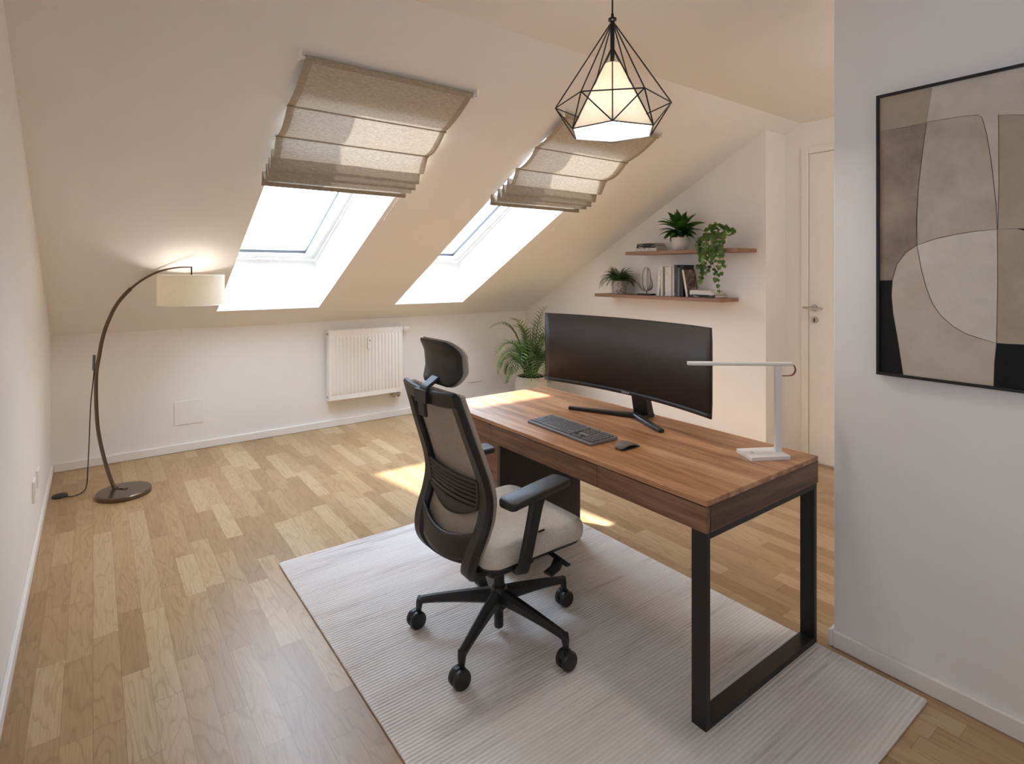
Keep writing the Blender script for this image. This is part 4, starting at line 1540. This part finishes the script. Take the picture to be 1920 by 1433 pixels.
def book(label, mat, loc, th, h, dp, group, lying=False, tilt=0.0, yaw=0.0, board=None, name='book'):
    """spine faces -X; th = thickness, h = spine length, dp = depth"""
    o = thing(name, label, 'book', loc, group=group, local=True)
    cv = MB()
    s = .0018

    def bx(mb, x0, x1, y0, y1, z0, z1):
        if lying:
            mb.box(x0, x1, z0 - h / 2, z1 - h / 2, y0 + th / 2, y1 + th / 2)
        else:
            mb.box(x0, x1, y0, y1, z0, z1)
    bx(cv, 0, s, -th / 2, th / 2, 0, h)
    cv.build('spine', mat, o, bevel=.0008)
    bd = MB()
    bx(bd, s, dp, -th / 2, -th / 2 + s, 0, h)
    bx(bd, s, dp, th / 2 - s, th / 2, 0, h)
    bd.build('cover', board or mat, o)
    pg = MB()
    bx(pg, s, dp - .003, -th / 2 + s, th / 2 - s, .002, h - .002)
    pg.build('pages', PAPER, o, smooth=0)
    o.rotation_euler = (tilt, 0, yaw)
    return o


gl = 'books standing on the lower shelf'
xs_ = 3.930
book('white book leaning right at the left end of the lower shelf row', BK['white'], (xs_, 3.1575, Z1), .026, .218, .135, gl, tilt=rad(5.2), board=BK['plainw'])
book('cream book, second from the left in the lower shelf row', BK['cream'], (xs_, 3.117, Z1), .021, .252, .14, gl)
book('taupe book set back between the cream and white books', BK['taupe'], (xs_ + .022, 3.0945, Z1), .018, .248, .12, gl)
book('thick white book with faint spine print right of the taupe one', BK['white'], (xs_, 3.067, Z1), .033, .247, .14, gl, board=BK['plainw'])
book('ivory book in the middle of the lower shelf row', BK['ivory'], (xs_, 3.034, Z1), .030, .253, .14, gl, board=BK['cream'])
book('thin greyish lilac book right of the ivory one', BK['lilac'], (xs_, 3.0105, Z1), .015, .250, .14, gl)
book('thinnest white book, left of the dark grey one', BK['plainw'], (xs_, 2.9955, Z1), .012, .250, .14, gl)
book('dark grey book with pale spine print, left of the mid grey one', BK['grey'], (xs_, 2.971, Z1), .034, .265, .145, gl, board=BK['black'])
book('mid grey thin book, lower than its dark neighbours', BK['mid'], (xs_, 2.943, Z1), .019, .244, .13, gl)
book('large black book behind the leaning flower picture book', BK['black'], (xs_ + .004, 2.9165, Z1), .032, .265, .145, gl)
FLW = book('book with brown flower cover leaning against the black book', BK['cream'], (xs_ - .012, 2.851, Z1), .019, .224, .150, gl, tilt=rad(-10.5), board=FLOR)
for ch_ in FLW.children:
    if ch_.name.startswith('cover'):
        ch_['label'] = 'brown flower print cover'
FLW.location.z += .0018
gs = 'books lying on the lower shelf'
book('printed black book at the bottom of the lower shelf pile', BK['printed'], (3.925, 2.714, Z1), .022, .236, .150, gs, lying=True, board=BK['black'])
book('white book in the middle of the lower shelf pile', BK['plainw'], (3.930, 2.722, Z1 + .0221), .018, .226, .150, gs, lying=True)
book('cream topmost book of the lower shelf pile', BK['cream'], (3.932, 2.736, Z1 + .0402), .017, .196, .145, gs, lying=True, yaw=rad(1))
gu = 'books lying on the upper shelf'
book('thick white book at the bottom of the upper shelf pile', BK['white'], (3.925, 3.285, Z2), .032, .236, .150, gu, lying=True, board=BK['plainw'])
book('printed black book in the middle of the upper shelf pile', BK['printed'], (3.930, 3.292, Z2 + .0321), .022, .212, .145, gu, lying=True, board=BK['black'])
book('printed black topmost book of the upper shelf pile', BK['printed'], (3.934, 3.296, Z2 + .0542), .019, .198, .140, gu, lying=True, board=BK['black'], yaw=rad(-1.5))

# ------------------------------------------------------------------ wire sculpture
sx, sy = 3.955, 3.303
sc_ = thing('sculpture', 'looped metal sculpture on a black plinth on the lower shelf', 'sculpture', (sx, sy, Z1))
MB().box(sx - .030, sx + .030, sy - .078, sy + .078, Z1, Z1 + .014).build('plinth', BLACKG, sc_, bevel=.001)
MB().tube([(sx, sy, Z1 + .013), (sx, sy, Z1 + .040)], .004, 8).build('pin', BLACKM, sc_)
STEEL = plain('aged_steel', srgb(150, 142, 136), .35, metal=.85, var=.15, vscale=30)
zc_ = Z1 + .14


def stad(hw, hh, yaw, n=40, dy=0.0, dz=0.0):
    pts = []
    for i in range(n):
        a = 2 * math.pi * i / n
        u = hw * math.cos(a)
        v = hh * (abs(math.sin(a)) ** .75) * (1 if math.sin(a) > 0 else -1)
        pts.append((sx + u * math.sin(yaw), sy + u * math.cos(yaw) + dy, zc_ + v + dz))
    return pts


lp1 = stad(.050, .106, rad(8))
MB().sweep(lp1, [.010 + .012 * max(0, -math.sin(2 * math.pi * i / 40)) ** 2 for i in range(40)], .003, (1, 0, 0), .2, closed=True).build('loop', STEEL, sc_)
MB().sweep(stad(.040, .100, rad(42), dy=-.012), .008, .003, (1, .3, 0), .2, closed=True).build('loop', STEEL, sc_)
swp = cmr([(sx, sy + .10, zc_ - .030), (sx - .004, sy + .078, zc_ - .062), (sx - .004, sy + .040, zc_ - .096), (sx, sy, zc_ - .105), (sx + .004, sy - .045, zc_ - .086), (sx, sy - .062, zc_ - .040), (sx, sy - .05, zc_ + .02)], 6)
MB().sweep(swp, [.003 + .022 * math.sin(math.pi * i / (len(swp) - 1)) for i in range(len(swp))], .003, (1, 0, 0), .2).build('sickle', STEEL, sc_)

# ------------------------------------------------------------------ plants
def leaf(mb, p, d, length, width, droop=.5, fold=.15, n=6, shape=.45, up=Vector((0, 0, 1)), roll=0.0):
    """one leaf blade curving down from p along d"""
    p, d = Vector(p), Vector(d).normalized()
    base = len(mb.v)
    step = length / n
    pos = p.copy()
    for i in range(n + 1):
        t = i / n
        side = d.cross(up)
        if side.length < 1e-3:
            side = Vector((1, 0, 0))
        side.normalize()
        if roll:
            side = Matrix.Rotation(roll, 3, d) @ side
        nor = side.cross(d).normalized()
        w = width * (math.sin(math.pi * min(1, t ** shape * .999 + .0)) ** .9 if 0 < t < 1 else .04) * .5
        mb.v += [pos - side * w + nor * fold * w, pos.copy(), pos + side * w + nor * fold * w]
        pos = pos + d * step
        d = (d + Vector((0, 0, -1)) * droop * step / length * 2 * (t + .2)).normalized()
    for i in range(n):
        a = base + i * 3
        mb.f += [(a, a + 1, a + 4, a + 3), (a + 1, a + 2, a + 5, a + 4)]
        mb.m += [mb.mi, mb.mi]


def polar(az, el):
    return Vector((math.cos(az) * math.cos(el), math.sin(az) * math.cos(el), math.sin(el)))


GREEN = leaf_mat('deep_green_leaf', srgb(34, 72, 26), srgb(78, 124, 46), .35)
FERN = leaf_mat('fern_green', srgb(48, 86, 32), srgb(104, 142, 62), .5, 20)
IVY = leaf_mat('ivy_green', srgb(38, 72, 26), srgb(104, 140, 58), .4, 16)
PALM = leaf_mat('palm_green', srgb(60, 94, 44), srgb(138, 162, 92), .38, 8)
STEM = plain('green_stem', srgb(74, 92, 46), .6, var=.15)
STEMB = plain('brown_stem', srgb(86, 72, 46), .7, var=.2)

# broad leaved plant in stoneware pot, upper shelf
R1 = random.Random(4)
qx, qy = 3.950, 2.940
pl1 = thing('potted_plant', 'broad leaved green plant in a smooth pale pot on the upper shelf', 'plant', (qx, qy, Z2))
MB().lathe([(0.0, Z2), (.050, Z2), (.062, Z2 + .012), (.073, Z2 + .045), (.076, Z2 + .075), (.074, Z2 + .108), (.070, Z2 + .108), (.069, Z2 + .09), (0.0, Z2 + .088)], (qx, qy, 0), 40, caps=False).build('pot', STONE, pl1)
MB().lathe([(0.0, Z2 + .096), (.069, Z2 + .094)], (qx, qy, 0), 24, caps=False).build('soil', SOIL, pl1)
fo_ = MB()
cz = Z2 + .135
for i in range(46):
    k = i / 46
    az = i * 2.39996 + R1.uniform(-.2, .2)
    el = rad(82 - 92 * k ** .8)
    ln = (.15 + .055 * math.sin(math.pi * min(1, k * 1.1))) * R1.uniform(.88, 1.1)
    h0 = cz + .055 * (1 - k)
    b0 = Vector((qx, qy, h0)) + polar(az, 0) * .010
    leaf(fo_, b0, polar(az, el), min(ln, .125 if math.cos(az) > .6 else 1), .066 * R1.uniform(.85, 1.1), droop=.55 + .35 * k, fold=.25, n=7, shape=.66, roll=R1.uniform(-.5, .5))
fo_.build('foliage', GREEN, pl1, smooth=60)
MB().tube([(qx, qy, Z2 + .09), (qx + .004, qy, Z2 + .15), (qx, qy, Z2 + .20)], .012, 8).build('stem', STEM, pl1)

# fern in patterned pot, lower shelf
R2 = random.Random(9)
qx, qy = 3.955, 3.628
pl2 = thing('potted_fern', 'small fern in a white pot with fine grid pattern on the lower shelf', 'plant', (qx, qy, Z1))


def gridpot():
    m, t, b, out = nt('crackle_pot')
    v = coords(t, (85, 85, 85))
    vo = N(t, 'ShaderNodeTexVoronoi', feature='DISTANCE_TO_EDGE', Scale=1.0)
    L(t, v, vo.inputs['Vector'])
    rp = ramp(t, [(.05, srgb(112, 102, 94)), (.14, srgb(222, 214, 204))])
    L(t, vo.outputs['Distance'], rp.inputs['Fac'])
    L(t, rp.outputs['Color'], b.inputs['Base Color'])
    b.inputs['Roughness'].default_value = .7
    bp = N(t, 'ShaderNodeBump', Strength=.6, Distance=.003)
    L(t, vo.outputs['Distance'], bp.inputs['Height'])
    L(t, bp.outputs['Normal'], b.inputs['Normal'])
    return m


MB().lathe([(0.0, Z1), (.060, Z1), (.063, Z1 + .004), (.073, Z1 + .110), (.075, Z1 + .122), (.070, Z1 + .122), (.068, Z1 + .10), (0.0, Z1 + .098)], (qx, qy, 0), 40, caps=False).build('pot', gridpot(), pl2)
MB().lathe([(0.0, Z1 + .110), (.0685, Z1 + .108)], (qx, qy, 0), 24, caps=False).build('soil', SOIL, pl2)


def frond(mb, p, d, length, lw, droop, n=16, lmb=None, up=Vector((0, 0, 1)), ang=1.0, ld=.6, wid=.012, ax=None):
    """pinnate frond: returns rachis points, adds leaflets to mb"""
    p, d = Vector(p), Vector(d).normalized()
    pos = p.copy()
    pts = [pos.copy()]
    step = length / n
    for i in range(n):
        t = (i + 1) / n
        d = (d + Vector((0, 0, -1)) * droop * 2 * t / n).normalized()
        pos = pos + d * step
        pts.append(pos.copy())
        if t < (ax or .12):
            continue
        side = d.cross(up)
        side = side.normalized() if side.length > 1e-3 else Vector((1, 0, 0))
        ll = lw * (math.sin(math.pi * min(.98, .12 + .86 * t)) ** .7)
        for s in (-1, 1):
            dd = (side * s * math.sin(ang) + d * math.cos(ang) + up * .12)
            leaf(mb, pos, dd, ll, wid, droop=ld, fold=.2, n=3, shape=.6)
    return pts


fb = MB()
fr_ = MB()
for i in range(84):
    az = i * 2.39996 + R2.uniform(-.2, .2)
    k = i / 84
    el = rad(80 - 62 * k)
    ln = (.15 + .055 * k) * R2.uniform(.9, 1.1)
    if math.cos(az) > .5:
        ln *= .72
    pts = frond(fb, Vector((qx, qy, Z1 + .115)) + polar(az, 0) * .02, polar(az, el), ln, .030, 1.5 + .7 * k, n=15, ld=.3, wid=.0125, ang=1.15)
    fr_.tube(pts[::2], .0011, 5)
fb.build('foliage', FERN, pl2, smooth=60)
fr_.build('stems', STEM, pl2)

# trailing ivy, upper shelf
R3 = random.Random(21)
qx, qy = 3.925, 2.560
pl3 = thing('trailing_ivy', 'trailing green ivy hanging over the edge of the upper shelf', 'plant', (qx, qy, Z2))
MB().lathe([(0.0, Z2), (.046, Z2), (.055, Z2 + .010), (.064, Z2 + .050), (.064, Z2 + .095), (.060, Z2 + .095), (.058, Z2 + .08), (0.0, Z2 + .078)], (qx, qy, 0), 36, caps=False).build('pot', STONE, pl3)
MB().lathe([(0.0, Z2 + .088), (.0585, Z2 + .086)], (qx, qy, 0), 24, caps=False).build('soil', SOIL, pl3)
iv, vs = MB(), MB()


def ivyleaf(p, d, s, roll=0.0):
    p, d = Vector(p), Vector(d).normalized()
    up = Vector((-.7, -.55, .45))
    side = d.cross(up).normalized()
    nor = side.cross(d).normalized()
    side = (side * math.cos(roll) + nor * math.sin(roll)).normalized()
    nor = side.cross(d).normalized()
    prof = [(0, .0), (.10, .38), (.32, .50), (.58, .38), (.82, .16), (1.0, 0.0)]
    b_ = len(iv.v)
    for t, w in prof:
        c = p + d * s * t - nor * s * .16 * t * t
        iv.v += [c - side * s * w - nor * s * .10 * w - d * (s * .10 if .05 < t < .2 else 0), c.copy(), c + side * s * w - nor * s * .10 * w - d * (s * .10 if .05 < t < .2 else 0)]
    for i in range(5):
        a = b_ + i * 3
        iv.f += [(a, a + 1, a + 4, a + 3), (a + 1, a + 2, a + 5, a + 4)]
        iv.m += [0, 0]


def vine(pts, dens, s0):
    q = cmr([tuple(p) for p in pts], 10)
    vs.tube(q, .0013, 5)
    acc = 0
    for a, b_ in zip(q, q[1:]):
        a, b_ = Vector(a), Vector(b_)
        acc += (b_ - a).length
        if acc > dens:
            acc = R3.uniform(-.3, .2) * dens
            out_ = Vector((R3.uniform(-.6, .1), R3.uniform(-.7, .7), R3.uniform(-1.4, -.5)))
            ivyleaf(b_ + Vector((-.004, R3.uniform(-.006, .006), 0)), out_, s0 * R3.uniform(.7, 1.15), R3.uniform(-.5, .5))


for i in range(48):                                     # bushy crown
    az = R3.uniform(0, 2 * math.pi)
    rr = R3.uniform(.015, .105)
    p = Vector((qx + math.cos(az) * rr * .85 - .01, qy + math.sin(az) * rr * 1.12, Z2 + .105 + .085 * math.cos(min(1.5, rr / .115 * 1.5)) + R3.uniform(-.02, .02)))
    if p.x > XG - .03:
        continue
    ivyleaf(p, Vector((math.cos(az) * .8 - .2, math.sin(az), R3.uniform(-.9, .15))), .037 * R3.uniform(.8, 1.15), R3.uniform(-.5, .5))
for (dy, bot, n_) in ((.088, 1.60, 0), (.080, 1.49, 1), (.074, 1.40, 2), (.062, 1.385, 3), (.040, 1.50, 4), (.015, 1.42, 5), (-.012, 1.46, 6), (-.040, 1.395, 7),
                      (-.072, 1.310, 9), (-.095, 1.44, 10), (-.112, 1.48, 11), (-.118, 1.58, 12), (-.055, 1.55, 15)):
    xv = 3.800 + R3.uniform(-.012, .006)
    st_ = Vector((qx - .03, qy + dy * .4, Z2 + .10))
    p1 = Vector((3.86, qy + dy * .8, Z2 + .125 + R3.uniform(-.02, .02)))
    p2 = Vector((xv, qy + dy, Z2 + .06))
    p3 = Vector((xv - .006, qy + dy + R3.uniform(-.012, .012), (Z2 + .06 + bot) / 2))
    p4 = Vector((xv, qy + dy + R3.uniform(-.02, .02), bot))
    vine([st_, p1, p2, p3, p4], (.031 if n_ != 9 else .026), .039 if n_ != 9 else .030)
iv.build('foliage', IVY, pl3, smooth=60)
vs.build('vines', STEMB, pl3)

# palm in the corner
R5 = random.Random(12)
qx, qy = 3.590, 4.490
pl4 = thing('potted_palm', 'green palm in a pale round pot on the floor behind the desk', 'plant', (qx, qy, 0))
MB().lathe([(0.0, 0), (.110, 0), (.128, .015), (.165, .15), (.172, .24), (.160, .35), (.148, .385), (.138, .385), (.140, .36), (0.0, .355)], (qx, qy, 0), 48, caps=False).build('pot', STONE, pl4)
MB().lathe([(0.0, .372), (.139, .368)], (qx, qy, 0), 32, caps=False).build('soil', SOIL, pl4)
fronds = []
for i in range(42):
    k = i / 42
    az = i * 2.39996 + R5.uniform(-.25, .25)
    el = rad(88 - 26 * k)
    ln = R5.uniform(.66, .84) * (1 - .42 * k)
    if math.cos(az) > .3:                              # room is short towards the gable
        el = max(el, rad(72))
        ln *= .85
    if math.sin(az) > .6:
        el = max(el, rad(70))
        ln *= .86
    p = Vector((qx, qy, .37)) + polar(az, 0) * R5.uniform(.01, .06)
    fm = MB()
    pts = frond(fm, p, polar(az, el), ln, .150 + .03 * k, 2.6 + 2.2 * k, n=20, ang=1.02, ld=.62, wid=.0150, ax=.34)
    fm.mi = 1
    fm.tube(pts[::2], [.0055 - .0045 * j / len(pts[::2]) for j in range(len(pts[::2]))], 6)
    fm.build('frond', [PALM, STEM], pl4, smooth=60)
